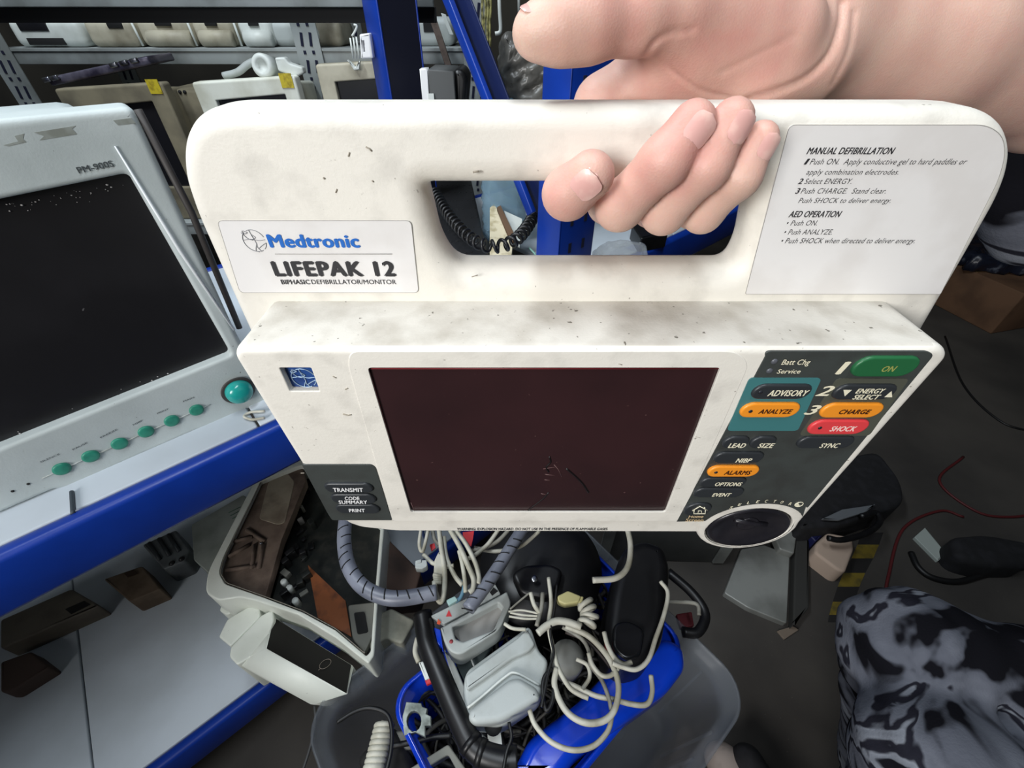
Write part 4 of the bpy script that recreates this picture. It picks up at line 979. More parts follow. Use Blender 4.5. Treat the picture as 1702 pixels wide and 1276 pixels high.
# ------------------------------------------------------------------ lower shelf: opened device case and boxes at the back
UP = V((0, 0, 1))
BROWN = M('brown_dusty_inside', (112, 96, 84), 0.85, col2=(78, 64, 56), scale=24, lo=0.4, hi=0.65, bump=0.3, bscale=120)
WCASE = M('white_case_plastic', (222, 226, 216), 0.45, col2=(200, 204, 192), scale=12, lo=0.5, hi=0.8, specks=((140, 138, 126), 190, 0.75))
zc_ = -0.80
case = thing('opened_device_case', 'opened white device housing with dusty brown inside and black front on the lower shelf', 'device', onZ(470, 960, -1.0))
outer = roundpoly(pZ([(424, 796), (344, 951), (341, 985), (362, 998), (398, 992), (425, 998), (495, 1021), (558, 1060), (612, 1103), (622, 1088), (628, 1000), (640, 860), (505, 760)], zc_), [0, .02, .012, .01, .006, .01, 0, 0, .004, .004, .01, .02, .02], 4)
inner = roundpoly(pZ([(432, 800), (369, 930), (364, 952), (374, 970), (437, 992), (503, 1017), (558, 1047), (609, 1090), (616, 1082), (622, 1000), (633, 866), (505, 770)], zc_), [0, .02, .008, .006, 0, 0, 0, .003, .003, .01, .02, .02], 4)
G().prism(outer, UP, 0.075, r=0.003, holes=[inner], rh=0.0015).build('rim', WCASE, case)
g = G(); g.tube(roundpoly(pZ([(434, 800), (371, 931), (366.5, 952), (376, 968), (438, 990), (504, 1015), (559, 1045), (608, 1087)], zc_+0.001), 0.006), 0.0009, 5); g.build('seam_line', M('grey_seam', (120, 116, 106), 0.7), case)
G().prism(pZ([(430, 800), (500, 765), (508, 800), (468, 897), (440, 994), (373, 970), (363, 951)], zc_-0.012), UP, 0.02, r=0.001).build('inner_tray', BROWN, case)
tray = case.children[-1]
LTRAY = M('pale_brown_recess', (150, 140, 122), 0.7, col2=(112, 100, 86), scale=18)
G().prism(roundpoly(pZ([(446, 800), (478, 786), (490, 800), (474, 868), (462, 872), (430, 862)], zc_-0.011), .008), UP, 0.004, r=0.0015).build('recess_panel', LTRAY, case)
g = G()
for pl in ([(380, 925), (415, 905)], [(388, 900), (420, 892)], [(376, 948), (425, 940)], [(424, 905), (418, 945)], [(438, 905), (430, 945)], [(410, 880), (440, 900)]):
    g.tube(pZ(pl, zc_-0.011), 0.004, 8)
g.build('moulded_rib', BROWN, case)
G().sphere(onZ(434, 903, zc_-0.008), 0.003, sub=2).build('screw', CHROME, case)
PCB = M('dark_circuit_board', (20, 24, 22), 0.5, col2=(40, 40, 36), scale=50)
G().prism(pZ([(500, 765), (640, 860), (626, 1010), (616, 1090), (558, 1048), (503, 1018), (440, 993), (472, 895)], zc_-0.05), UP, 0.006).build('circuit_board', PCB, case)
rd = random.Random(11)
for i in range(26):
    a, b = rd.uniform(0, 1), rd.uniform(0, 1); px = 462+a*42+b*34-(0 if b < .5 else 6); py = 1000-a*0-b*190+rd.uniform(-10, 20)
    h = rd.uniform(0.006, 0.03); p = onZ(px, py, zc_-0.05+h/2)
    m = [BLACKP, BLACKP, PCB, M('dull_solder', (120, 120, 118), .6), M('dim_grey_plastic', (120, 120, 112), 0.6)][rd.choice([0, 0, 0, 1, 2, 2, 3, 4])]
    G().box(p, (rd.uniform(.006, .018), rd.uniform(.006, .02), h), X=(rd.uniform(.4, 1), rd.uniform(.3, 1), 0), bev=0.001).build('component', m, case)
for a, b in ((497, 1006), (478, 975), (487, 985)): G().lathe(onZ(a, b, zc_-0.05), UP, [(0.006, 0), (0.006, 0.022), (0.005, 0.025), (0, 0.025)], 16).build('capacitor', WHITEP, case)
ORB = M('orange_brown_board', (136, 76, 38), 0.6, col2=(96, 52, 28), scale=40)
G().prism(pZ([(512, 939), (574, 998), (584, 1058), (528, 1026)], zc_-0.042), UP, 0.003).build('orange_board', ORB, case)
t_ = G().prism(roundpoly(pZ([(578, 1005), (624, 1000), (622, 1050), (606, 1085), (586, 1062)], zc_-0.035), .006), UP, 0.012, r=0.002).build('grey_bracket', M('dim_grey_plastic', (120, 120, 112), 0.6), case)
G().prism(roundpoly(pZ([(588, 1018), (606, 1016), (612, 1050), (594, 1054)], zc_-0.033), .004), UP, 0.004).build('black_clip', BLACKM, case)
# stepped brackets under the rim
def slab(pl, z, th, name, r=0.003, m=WCASE): return G().prism(roundpoly(pZ(pl, z), .004), UP, th, r=r).build(name, m, case)
slab([(429, 998), (377, 1029), (363, 1058), (383, 1074), (433, 1024)], zc_-0.045, 0.09, 'bracket_step')
slab([(453, 1012), (433, 1023), (383, 1075), (381, 1091), (394, 1105), (440, 1078), (455, 1030)], zc_-0.035, 0.12, 'bracket_step')
slab([(372, 994), (394, 994), (388, 1016), (376, 1022), (364, 1014)], zc_-0.06, 0.06, 'bracket_step')
a, b, c_, d_ = onZ(453, 1024, zc_-0.05), onZ(587, 1106, zc_-0.055), onZ(579, 1155, zc_-0.03), onZ(440, 1077, zc_-0.02)
e_, f_ = onZ(392, 1103, zc_-0.045), onZ(517, 1171, zc_-0.06)
dn = V((0, 0, -0.10)); g = G()
vs_ = [a, b, c_, d_, e_, f_, a+dn, b+dn, f_+V((0.01, 0.01, -0.06)), e_+V((0.01, 0.01, -0.07))]
g.add(vs_, [(3, 2, 1, 0), (4, 5, 2, 3), (6, 7, 8, 9), (0, 1, 7, 6), (5, 4, 9, 8), (2, 5, 8, 7, 1), (3, 0, 6, 9, 4)], False)
b_m = bmesh.new(); vv = [b_m.verts.new(p) for p in vs_]
for f in g.f: b_m.faces.new([vv[i] for i in f])
bmesh.ops.recalc_face_normals(b_m, faces=b_m.faces[:]); bmesh.ops.bevel(b_m, geom=b_m.edges[:], offset=0.0025, segments=2, affect='EDGES')
g = G().bm(b_m); fb = g.build('front_box', WCASE, case)
nrm = (b-a).cross(d_-a).normalized()
if nrm.z < 0: nrm = -nrm
def inn(p): return p*0.955+(a+b+c_+d_)/4*0.045+nrm*0.0008
G().prism([inn(p) for p in (a, b, c_, d_)], nrm, 0.0012, r=0.0004).build('black_face', M('gloss_black', (14, 12, 12), 0.45, spec=.3), fb)
cc = (a*.3+b*.7)*.5+(d_*.3+c_*.7)*.5; u = (b-a).normalized(); v = nrm.cross(u)
g = G(); g.tube([cc+nrm*0.0016+u*math.cos(k*.2618)*.007+v*math.sin(k*.2618)*.011 for k in range(24)], 0.0005, 5, closed=True); g.tube([cc+nrm*.0016-v*.011, cc+nrm*.0016-v*.015], .0005, 5); g.build('ring_mark', M('grey_ring', (130, 120, 110), 0.5), fb)

def lowbox(pl, zrel, name, m, label_, cat, r=0.004, bot=ZB):
    tp = pZ(pl, zrel); th = CAMZ+zrel-bot
    return tag(G().prism(roundpoly(tp, .006), UP, th, r=r).build(name, m, None), label_, cat)
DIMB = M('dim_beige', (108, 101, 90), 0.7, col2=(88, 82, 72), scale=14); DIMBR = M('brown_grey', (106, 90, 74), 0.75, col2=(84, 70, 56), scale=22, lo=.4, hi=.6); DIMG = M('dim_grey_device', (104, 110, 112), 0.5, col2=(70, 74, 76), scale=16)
t = thing('battery_box', 'beige box with a black slot at the back of the lower shelf', 'box', onZ(90, 1035, -1.0))
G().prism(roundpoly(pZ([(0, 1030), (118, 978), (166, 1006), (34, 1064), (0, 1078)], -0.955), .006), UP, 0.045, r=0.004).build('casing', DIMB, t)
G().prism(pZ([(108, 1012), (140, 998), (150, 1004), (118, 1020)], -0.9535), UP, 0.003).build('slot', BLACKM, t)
t = thing('module', 'brownish grey module with broken top beside the beige box on the lower shelf', 'module', onZ(225, 985, -1.0))
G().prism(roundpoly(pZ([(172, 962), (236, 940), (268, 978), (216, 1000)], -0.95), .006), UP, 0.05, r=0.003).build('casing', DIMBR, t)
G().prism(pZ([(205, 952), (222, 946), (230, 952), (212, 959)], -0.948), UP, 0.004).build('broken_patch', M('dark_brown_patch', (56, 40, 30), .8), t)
t = thing('ribbed_module', 'dark grey ribbed module left of the opened case on the lower shelf', 'module', onZ(280, 920, -1.0))
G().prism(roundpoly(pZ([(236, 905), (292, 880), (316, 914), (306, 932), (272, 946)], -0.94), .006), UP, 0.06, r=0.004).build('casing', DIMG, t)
for k in range(3): G().tube(pZ([(248+k*16, 902-k*7), (266+k*16, 930-k*7)], -0.939), 0.004, 8).build('rib', M('dark_rib', (50, 56, 60), .5), t)
for k in range(2): G().sphere(onZ(286+k*16, 936-k*7, -0.94), 0.006, sub=2).build('knob', BLACKP, t)
t = thing('document_box', 'pale grey-green card box with small print under the upper shelf beam', 'box', onZ(380, 860, -1.0))
tpb = roundpoly(pZ([(318, 872), (404, 822), (432, 840), (356, 960), (322, 930)], -0.88), .004)
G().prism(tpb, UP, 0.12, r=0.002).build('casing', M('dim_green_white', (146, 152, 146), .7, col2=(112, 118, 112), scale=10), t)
g = G()
for k in range(6): g.tube(pZ([(380+k*3, 852+k*5), (400+k*2.4, 842+k*4.5)], -0.8795), 0.0008, 4)
g.build('print_line', M('green_print', (46, 88, 70), .6), t)
t = lowbox([(0, 1100), (50, 1082), (84, 1108), (16, 1150), (0, 1150)], -0.965, 'box', M('dark_red_brown', (70, 56, 50), .8), 'dark reddish brown carton in the shaded left of the lower shelf', 'carton')  # one even dark reddish brown all over

# ------------------------------------------------------------------ clear storage bin with a blue tub of parts
BC = V((0.030, 0.189, 0)); BU = V((0.78, 0.63, 0)).normalized(); BV = V((-BU.y, BU.x, 0))
def rrect(cu, cv, a, b, z, rad, seg=8):
    pts = []
    for sx, sy, a0 in ((1, 1, 0), (-1, 1, 90), (-1, -1, 180), (1, -1, 270)):
        for k in range(seg+1):
            t = math.radians(a0+90*k/seg); pts.append(BC+BU*(cu+sx*(a-rad)+math.cos(t)*rad)+BV*(cv+sy*(b-rad)+math.sin(t)*rad)+V((0, 0, z)))
    return pts
def tub(g, rows, wall):                      # rows: outer loops bottom to top as (cu, cv, a, b, z, rad); then inside back down
    loops = [rrect(*r) for r in rows]+[rrect(r[0], r[1], r[2]-wall, r[3]-wall, max(r[4], rows[0][4]+wall), max(.004, r[5]-wall)) for r in rows[::-1]]
    n = len(loops[0]); vs_ = [p for l in loops for p in l]; fs = []
    for i in range(len(loops)-1):
        for k in range(n): fs.append((i*n+k, i*n+(k+1) % n, (i+1)*n+(k+1) % n, (i+1)*n+k))
    fs.append(tuple(range(n-1, -1, -1))); fs.append(tuple((len(loops)-1)*n+k for k in range(n)))
    return g.add(vs_, fs)
BINM = M('clear_bin_plastic', (166, 174, 184), 0.25, trans=0.6, alpha=0.34, col2=(146, 154, 164), scale=5)
bn = thing('storage_bin', 'large clear plastic storage bin full of cables and parts on the floor', 'bin', BC+V((0, 0, 0.0)))
zr = CAMZ-0.85
tub(G(), [(0, 0, .262, .185, 0.002, .05), (0, 0, .270, .194, .12, .052), (0, 0, .280, .206, zr-.05, .055), (0, 0, .283, .209, zr-.012, .056), (0, 0, .296, .222, zr-.010, .06), (0, 0, .296, .222, zr, .06)], .004).build('bin_body', BINM, bn)
g = G()
for k in range(-3, 4): g.tube([BC+BU*(.283)+BV*(k*.05)+V((0, 0, zr-.06)), BC+BU*(.266)+BV*(k*.047)+V((0, 0, .02))], .0025, 6); 
for k in range(-4, 5): g.tube([BC-BV*(.210)+BU*(k*.055)+V((0, 0, zr-.06)), BC-BV*(.190)+BU*(k*.052)+V((0, 0, .02))], .0025, 6)
g.build('rib', BINM, bn)
for cu, cv in ((.18, -.1), (.18, .1), (-.18, -.1), (-.18, .1)): G().lathe(BC+BU*cu+BV*cv, (0, 0, 1), [(.02, -.0005), (.02, .004), (0, .004)], 16).build('foot', BINM, bn)
BLUT = M('glossy_blue_plastic', (14, 62, 200), 0.18, coat=0.4, col2=(12, 50, 170), scale=8)
bt = thing('blue_tub', 'glossy blue plastic tub lying inside the clear storage bin', 'tub', BC+V((0, 0, 0.05)))
zt_ = CAMZ-0.80; cu, cv = .038, .012
tub(G(), [(cu, cv, .185, .095, 0.008, .03), (cu, cv, .200, .112, .25, .035), (cu, cv, .206, .117, zt_-.02, .036), (cu, cv, .214, .126, zt_-.018, .04), (cu, cv, .2145, .1265, zt_-.004, .04), (cu, cv, .210, .122, zt_, .038)], .004).build('tub_body', BLUT, bt)
# a second, shorter blue wall inside: folded-over flap seen as the broad blue slope at the right
g = G(); q = [(842, 1300), (880, 1225), (960, 1165), (1030, 1092), (1110, 1056), (1138, 1072), (1142, 1108), (1110, 1150), (1020, 1215), (958, 1258), (930, 1300)]
g.prism(roundpoly(pZ(q, -0.785), .012), UP, 0.05, r=0.016, seg=6); g.build('tub_ledge', BLUT, bt)

# ------------------------------------------------------------------ parts lying in the bin
def pl(name, pts, z, th, m, parent, r=0.003, rad=0.005, nrm=UP): return G().prism(roundpoly(pZ(pts, z), rad), nrm, th, r=r).build(name, m, parent)
dock = thing('paddle_tray', 'white tray with a hollow trough and a red triangle label among the cables', 'tray', onZ(790, 1040, -0.84))
zd = -0.70
trough = roundpoly(pZ([(752, 1041), (828, 1001), (836, 1010), (820, 1046), (770, 1066), (757, 1061)], zd), .003)
G().prism(roundpoly(pZ([(732, 1043), (843, 982), (850, 1001), (830, 1047), (764, 1089), (746, 1082), (737, 1062)], zd), [.002, .004, .006, .01, .012, .008, .004]), UP, 0.045, r=0.0025, holes=[trough], rh=0.003).build('tray_frame', GREYP, dock)
pl('trough_floor', [(748, 1045), (830, 999), (839, 1010), (822, 1049), (768, 1070)], zd-.018, .003, M('trough_grey', (150, 148, 144), .5), dock, r=.0005)
pl('label_flange', [(716, 1023), (823, 970), (832, 987), (738, 1037)], zd-.006, .012, GREYP, dock, r=.001, rad=.002)
g = G(); g.prism(pZ([(741, 1024.5), (751, 1024), (746, 1013)], zd-.0055), UP, .0003); g.build('red_triangle', RED, dock)
g = G(); g.prism(pZ([(820, 976), (828, 982), (818, 990), (814, 984)], zd-.0055), UP, .0003); g.build('black_arrow', BLACKM, dock)
pl('blue_side', [(721, 1042), (732, 1046), (737, 1084), (727, 1068)], zd-.012, .02, BLUT, dock, r=.001, rad=.002)
pl('orange_tag', [(728, 1028), (733, 1033), (731, 1038), (726, 1036)], zd-.0045, .001, M('orange_tag', (224, 84, 40), .5), dock, r=.0002, rad=.0005)
g = G(); g.lathe(onZ(750, 1066, zd), UP, [(.0028, 0), (.0028, .0006), (0, .0006)], 16); g.build('red_dot', M('dull_red', (150, 60, 64), .5), dock)
sp = thing('side_chassis', 'pale grey chassis strip standing beside the black pipe under the tray', 'chassis', onZ(780, 1160, -0.9))
pl('chassis_rail', [(737, 1078), (751, 1090), (776, 1150), (780, 1200), (830, 1244), (806, 1246), (770, 1180)], -0.77, .06, GREYP, sp, r=.002, rad=.003)
pl('dark_panel', [(751, 1088), (826, 1062), (800, 1100), (776, 1142)], -0.79, .01, M('dark_teal_panel', (72, 84, 84), .6), sp, r=.001, rad=.002)
g = G(); g.tube(pZ([(778, 1080), (790, 1112)], -.785), .0018, 6); g.build('rail_rod', GREYP, sp)
pl('paper_tag', [(810, 1216), (832, 1214), (836, 1246), (812, 1246)], -0.765, .004, WHITEP, sp, r=.0005, rad=.001)
pl('green_chip', [(798, 1228), (806, 1226), (810, 1246), (800, 1246)], -0.766, .004, M('dark_green', (34, 96, 66), .5), sp, r=.0005, rad=.001)
hs = thing('handset_cover', 'large pale grey plastic cover with a raised rounded lid beside the cable loops', 'cover', onZ(840, 1130, -0.85))
zh = -0.715
pl('base_plate', [(772, 1124), (778, 1112), (878, 1040), (884, 1046), (896, 1082), (912, 1096), (899, 1162), (832, 1208), (784, 1204), (774, 1180), (769, 1150)], zh, .04, GREYP, hs, r=.005, rad=.01)
pl('upper_flange', [(773, 1122), (862, 1058), (876, 1044), (890, 1070), (880, 1082), (852, 1094), (776, 1148)], zh+.008, .012, GREYP, hs, r=.003, rad=.005)
pl('raised_lid', [(780, 1178), (846, 1128), (862, 1124), (893, 1142), (899, 1160), (832, 1200), (788, 1203), (778, 1194)], zh+.016, .02, GREYP, hs, r=.007, rad=.012)
g = G(); g.tube(smooth(pZ([(777, 1176), (800, 1158), (840, 1124), (858, 1118), (896, 1138)], zh+.004), 5), .0018, 8); g.build('edge_bead', WHITEP, hs)
g = G(); g.lathe(onZ(820, 1205, zh-.01), UP, [(.012, 0), (.012, .004), (.0, .004)], 24); g.build('dark_hole', BLACKM, hs)

GH = M('grey_spiral_wrap', (122, 126, 138), 0.4, col2=(96, 100, 112), scale=20); GROOVE = M('groove_black', (14, 14, 16), .8)
def hose(pts3, r, label_, pitch=0.016, arcs=0.5):
    q = smooth(pts3, 14); t = thing('spiral_hose', label_, 'hose', q[len(q)//2])
    G().tube(q, r, 20).build('hose_wall', GH, t)
    g = G(); L = 0; nxt = pitch
    u = (q[1]-q[0]).orthogonal()
    for a, b in zip(q[:-1], q[1:]):
        L += (b-a).length; T = (b-a).normalized()
        if L > nxt:
            nxt += pitch; up = V((0, 0, 1))-T*T.z; up.normalize(); sd = T.cross(up)
            o0 = -0.9+0.5*math.sin(nxt*90)
            g.tube([b+(up*math.cos(o0+k*.14)+sd*math.sin(o0+k*.14))*(r+.0001)+T*k*.0006 for k in range(12)], .0009, 5)
    g.build('spiral_cut', GROOVE, t); return t
hose(pZ([(574, 862), (572, 900), (579, 940), (600, 972), (632, 990), (668, 994), (726, 984)], -0.62), .0105, 'grey spiral-wrapped hose curving down from the left of the defibrillator')
hose(pZ([(876, 868), (850, 908), (818, 958), (778, 1012)], -0.64), .0098, 'grey spiral-wrapped hose slanting down to the white tray label')
# cables
def cab(pts, z, r, m, label_, name='cable', parent=None):
    p3 = [onZ(*(p if len(p) == 3 else (p[0], p[1], z))) for p in pts]
    o = G().tube(smooth(p3, 8), r, 10).build(name, m, parent)
    if parent is None: tag(o, label_, 'cable')
    return o
B1 = 'grey-white cables looped below the defibrillator'
cab([(700, 878), (697, 905), (703, 915), (712, 880)], -0.63, .0028, CABLEW, 'thin pale loop ending at the grey plug, left of the cable bundle')
cab([(704, 921), (720, 936), (742, 941), (754, 940)], -0.635, .0032, CABLEW, 'short pale cable crossing the thick plug below the defibrillator')
cab([(729, 875), (734, 915), (739, 950), (738, 985), (732, 1000), (724, 985), (722, 966)], -0.63, .0038, CABLEW, 'thick pale cable doubling back at the ribbed plug')
cab([(738, 892), (742, 925), (755, 955), (768, 972)], -0.635, .0033, CABLEW, 'pale cable slanting through the middle of the loops')
cab([(748, 880), (765, 910), (778, 940), (787, 962), (786, 978), (780, 984)], -0.63, .0038, CABLEW, 'bold pale cable arching beside the slanting hose')
cab([(758, 882), (775, 905), (790, 935), (796, 958), (795, 970)], -0.632, .0036, CABLEW, 'outermost pale cable arch nearest the slanting hose')
cab([(763, 915), (768, 935), (772, 960), (774, 984)], -0.635, .0032, CABLEW, 'pale cable hanging straight in the middle of the loops')
cab([(830, 878), (810, 905), (785, 925), (765, 930)], -0.645, .0033, CABLEW, 'pale cable running up to the right behind the slanting hose')
cab([(846, 880), (826, 900), (800, 912), (784, 914)], -0.65, .0033, CABLEG, 'greyish cable behind the slanting hose')
cab([(897, 882), (870, 905), (850, 912), (820, 916), (788, 910)], -0.66, .0032, CABLEW, 'pale cable sweeping to the right of the slanting hose')
cab([(718, 875), (722, 895), (730, 905)], -0.64, .0030, CABLEG, 'dim short cable at the back of the bundle')
cab([(1042, 875), (1048, 905), (1044, 940), (1024, 960), (985, 964)], -0.60, .0042, CABLEW, 'white cord dropping from the defibrillator bottom right of the black base')
cab([(757, 1000), (766, 992), (771, 975), (765, 965)], -0.64, .0028, M('blue_grey_cable', (92, 130, 150), .5), 'blue-grey cable with a clear plug by the hose end')
cab([(704, 868), (703, 885), (707, 895)], -0.64, .0024, M('navy_cable', (52, 70, 112), .5), 'navy blue cable end at the left of the bundle')
t = thing('plug', 'small grey modular plug hanging at the left of the cable bundle', 'plug', onZ(699, 938, -.63))
pl('plug_body', [(690, 931), (709, 930), (710, 940), (702, 945), (690, 944)], -0.628, .012, GREYP, t, r=.001, rad=.002)
pl('plug_latch', [(692, 931), (700, 929), (700, 934), (693, 935)], -0.626, .003, GREYP, t, r=.0005, rad=.001)
t = thing('ribbed_plug', 'off-white moulded cable plug with ribbed strain relief in the cable bundle', 'plug', onZ(728, 940, -.63))
pl('plug_body', [(722, 930), (729, 916), (737, 922), (740, 945), (736, 958), (720, 956)], -0.628, .012, CABLEW, t, r=.002, rad=.002)
for k in range(4): G().tube([onZ(720+k*.5, 955+k*4, -.629), onZ(733+k*.3, 957+k*3.6, -.629)], .0028, 8).build('rib', CABLEW, t)
t = pl('clear_plug', [(741, 997), (756, 990), (761, 997), (746, 1006)], -0.635, .006, M('pale_teal_plug', (150, 180, 176), .3), None, r=.001, rad=.002); tag(t, 'pale teal clear plug beside the slanting hose', 'plug')
t = pl('tag', [(769, 884), (788, 882), (786, 896), (783, 908), (770, 898)], -0.638, .002, RED, None, r=.0003, rad=.001); tag(t, 'bright red tag at the top of the cable bundle', 'tag')
t = pl('tag', [(714, 905), (722, 902), (724, 910), (717, 916)], -0.645, .002, RED, None, r=.0003, rad=.001); tag(t, 'small dark red tag left of the ribbed plug', 'tag')

# black round base
bb_ = thing('round_base', 'black round moulded base with a screw boss behind the slanting hose', 'base', onZ(915, 930, -0.85))
p = onZ(900, 925, -0.72)
G().lathe((p.x, p.y, CAMZ-0.86), UP, [(.095, 0), (.102, .02), (.106, .08), (.100, .100), (.108, .103), (.108, .112), (.092, .120), (.085, .126), (.06, .132), (.02, .134), (0, .134)], 56).build('dome', BLACKP, bb_)
pl('screw_boss', [(850, 952), (872, 938), (915, 936), (936, 946), (926, 984), (904, 993), (866, 986)], -0.71, .08, BLACKP, bb_, r=.006, rad=.01)
G().lathe(onZ(888, 962, -.699), UP, [(.0055, 0), (.0055, .002), (.003, .0025), (0, .0025)], 16).build('screw', CHROME, bb_)
# black handheld unit
bu = thing('black_unit', 'black curved handheld unit with a cord around it, right of the cable loops', 'device', onZ(1060, 1010, -0.88))
G().prism(roundpoly(pZ([(1040, 905), (1070, 893), (1106, 905), (1116, 940), (1112, 1010), (1102, 1066), (1080, 1098), (1044, 1108), (1014, 1086), (1006, 1040), (1014, 985), (1028, 930)], -0.70), .012), UP, 0.10, r=0.018, seg=6).build('body', BLACKP, bu)
pl('front_panel', [(1020, 1035), (1045, 1030), (1072, 1045), (1066, 1090), (1040, 1098), (1018, 1078)], -0.694, .01, M('gloss_black_panel', (26, 27, 30), .25), bu, r=.004, rad=.01)
pl('red_key', [(1005, 1066), (1011, 1064), (1013, 1086), (1007, 1090)], -0.715, .006, RED, bu, r=.001, rad=.002)
cab([(1004, 1050), (1010, 1072), (1022, 1094), (1036, 1104), (1050, 1100)], -0.685, .0034, CABLEW, 'white cord hugging the left edge of the black unit')
cab([(1098, 966), (1110, 985), (1104, 1020), (1090, 1060), (1078, 1095), (1058, 1112), (1034, 1108), (1018, 1102)], -0.68, .0032, CABLEW, 'pale cord running down the right side of the black unit')
cab([(1096, 1000), (1130, 1000), (1158, 1004), (1162, 1022)], -0.80, .0035, CABLEG, 'grey cord leading right from the black unit over the bin rim')
t = thing('carry_strap', 'black curved carrying piece with red inside at the bin edge, right of the black unit', 'handle', onZ(1145, 1030, -1.0))
G().tube(smooth(pZ([(1110, 950), (1150, 985), (1172, 1020), (1160, 1050), (1135, 1050)], -0.85), 6), .009, 12).build('grip', BLACKP, t)
pl('red_inside', [(1124, 1020), (1150, 1016), (1154, 1040), (1132, 1044)], -0.87, .01, M('dark_red_plastic', (96, 22, 30), .5), t, r=.002, rad=.003)
# yellow connector with coil
YC = M('yellowed_plug', (190, 182, 128), .5)
t = thing('yellowed_plug', 'yellowed connector below the black round base', 'plug', onZ(948, 990, -.70))
pl('plug_body', [(926, 990), (944, 981), (966, 990), (962, 1000), (940, 1004), (928, 999)], -0.685, .014, YC, t, r=.002, rad=.003)
pl('plug_neck', [(958, 990), (970, 991), (968, 1001), (958, 1000)], -0.688, .010, YC, t, r=.001, rad=.002)
coil(pZ([(970, 998), (976, 1010), (980, 1024), (974, 1040)], -0.685), .0110, .0037, 4, 'curly_lead', CABLEW, 'short cream coiled lead under the yellowed connector', 'cable')
cab([(966, 1042), (945, 1034), (925, 1032), (908, 1040), (894, 1052)], -0.68, .0052, CABLEW, 'thick cream lead with black bands left of the coiled lead')
g = G(); g.tube(smooth([onZ(912, 1033, -.6795), onZ(915, 1038, -.677), onZ(917, 1044, -.6795)], 3), .0012, 6); t = g.build('band', BLACKM, None); tag(t, 'black band around the thick cream lead', 'band')
# loops of cable over the blue tub
cab([(925, 1110), (922, 1140), (940, 1180), (970, 1200), (1002, 1198), (1022, 1178), (1028, 1140), (1018, 1105), (1000, 1078), (975, 1055), (940, 1040)], -0.69, .0040, CABLEW, 'largest cream cable loop over the blue tub')
cab([(880, 1180), (890, 1205), (915, 1232), (950, 1246), (985, 1240), (1010, 1215), (1018, 1185)], -0.70, .0032, CABLEW, 'lowest pale cable loop hanging in front of the blue tub')
cab([(936, 1132), (960, 1142), (990, 1156), (1020, 1162), (1050, 1170), (1075, 1170), (1084, 1150), (1082, 1122)], -0.705, .0034, CABLEW, 'white cable lying across the blue tub towards the right')
cab([(978, 1085), (985, 1105), (1000, 1122), (1015, 1122), (1028, 1110)], -0.69, .0030, CABLEW, 'thin white cable arc below the black unit')
cab([(935, 1042), (965, 1060), (978, 1080), (982, 1105), (1000, 1130), (1012, 1160), (1016, 1180)], -0.695, .0028, CABLEG, 'thin grey cable inside the largest loop')
cab([(958, 1095), (976, 1105), (980, 1125), (968, 1145)], -0.70, .0028, CABLEW, 'small white cable hook inside the largest loop')
cab([(912, 960), (916, 1000), (912, 1040), (920, 1080), (928, 1110), (945, 1140), (960, 1152), (978, 1160)], -0.69, .0032, CABLEW, 'white cable falling from the black base through the loops')
cab([(882, 985), (888, 1005), (898, 1020)], -0.69, .0033, CABLEW, 'cream cable end under the screw boss')
cab([(902, 985), (900, 1010), (892, 1040)], -0.69, .0033, CABLEG, 'grey cable beside the cream end under the screw boss')
for k, (p0, p1, p2, l) in enumerate((((848, 1018), (870, 1022), (896, 1024), 'upper'), ((846, 1024), (872, 1028), (895, 1028), 'middle'), ((845, 1016), (868, 1014), (898, 1020), 'topmost'))):
    cab([p0, p1, p2], -0.70, .0016, CABLEW, '%s of three thin white wires beside the white tray' % l, 'wire')
cab([(838, 1036), (852, 1044), (874, 1046)], -0.70, .0026, CABLEW, 'short white wire right of the white tray trough')
cab([(848, 1012), (862, 1000), (880, 985)], -0.695, .0015, CABLEG, 'thin grey wire stretched from the white tray to the screw boss')
BW = M('black_wire', (16, 16, 17), .5)
cab([(926, 970), (922, 1010), (915, 1050), (920, 1085), (912, 1115), (905, 1150), (900, 1175)], -0.685, .0020, BW, 'black wire hanging through the cable loops', 'wire')
cab([(940, 1050), (975, 1065), (1000, 1090), (1015, 1110)], -0.70, .0026, M('brown_black_wire', (52, 44, 40), .6), 'dark brown wire curving beside the largest loop', 'wire')
cab([(918, 1110), (905, 1125), (902, 1150), (908, 1180), (918, 1165), (922, 1130)], -0.69, .0028, BW, 'black knotted wires beside the pale grey cover', 'wire')
cab([(846, 1200), (850, 1225), (842, 1250), (835, 1290)], -0.70, .0022, BW, 'black lead falling from the pale grey cover to the bottom edge', 'wire')
pl_ = G().lathe(onZ(940, 1105, -0.78), UP, [(.024, 0), (.026, .03), (.024, .04), (.012, .044), (0, .044)], 32).build('cap', M('grey_cap', (120, 120, 114), .5), None); tag(pl_, 'round grey cap half hidden behind the cable loops', 'cap')
cab([(694, 1060), (690, 1082), (696, 1100)], -0.74, .0040, CABLEW, 'white lead with a red tip beside the black pipe')
t = pl('lead_tip', [(695, 1100), (704, 1098), (716, 1128), (708, 1134)], -0.738, .008, WHITEP, None, r=.002, rad=.002); tag(t, 'white tubular label sleeve on the lead beside the black pipe', 'sleeve')
t = pl('red_tip', [(706, 1130), (716, 1126), (718, 1134), (709, 1138)], -0.738, .006, RED, None, r=.001, rad=.001); tag(t, 'red tip below the white label sleeve', 'cap')
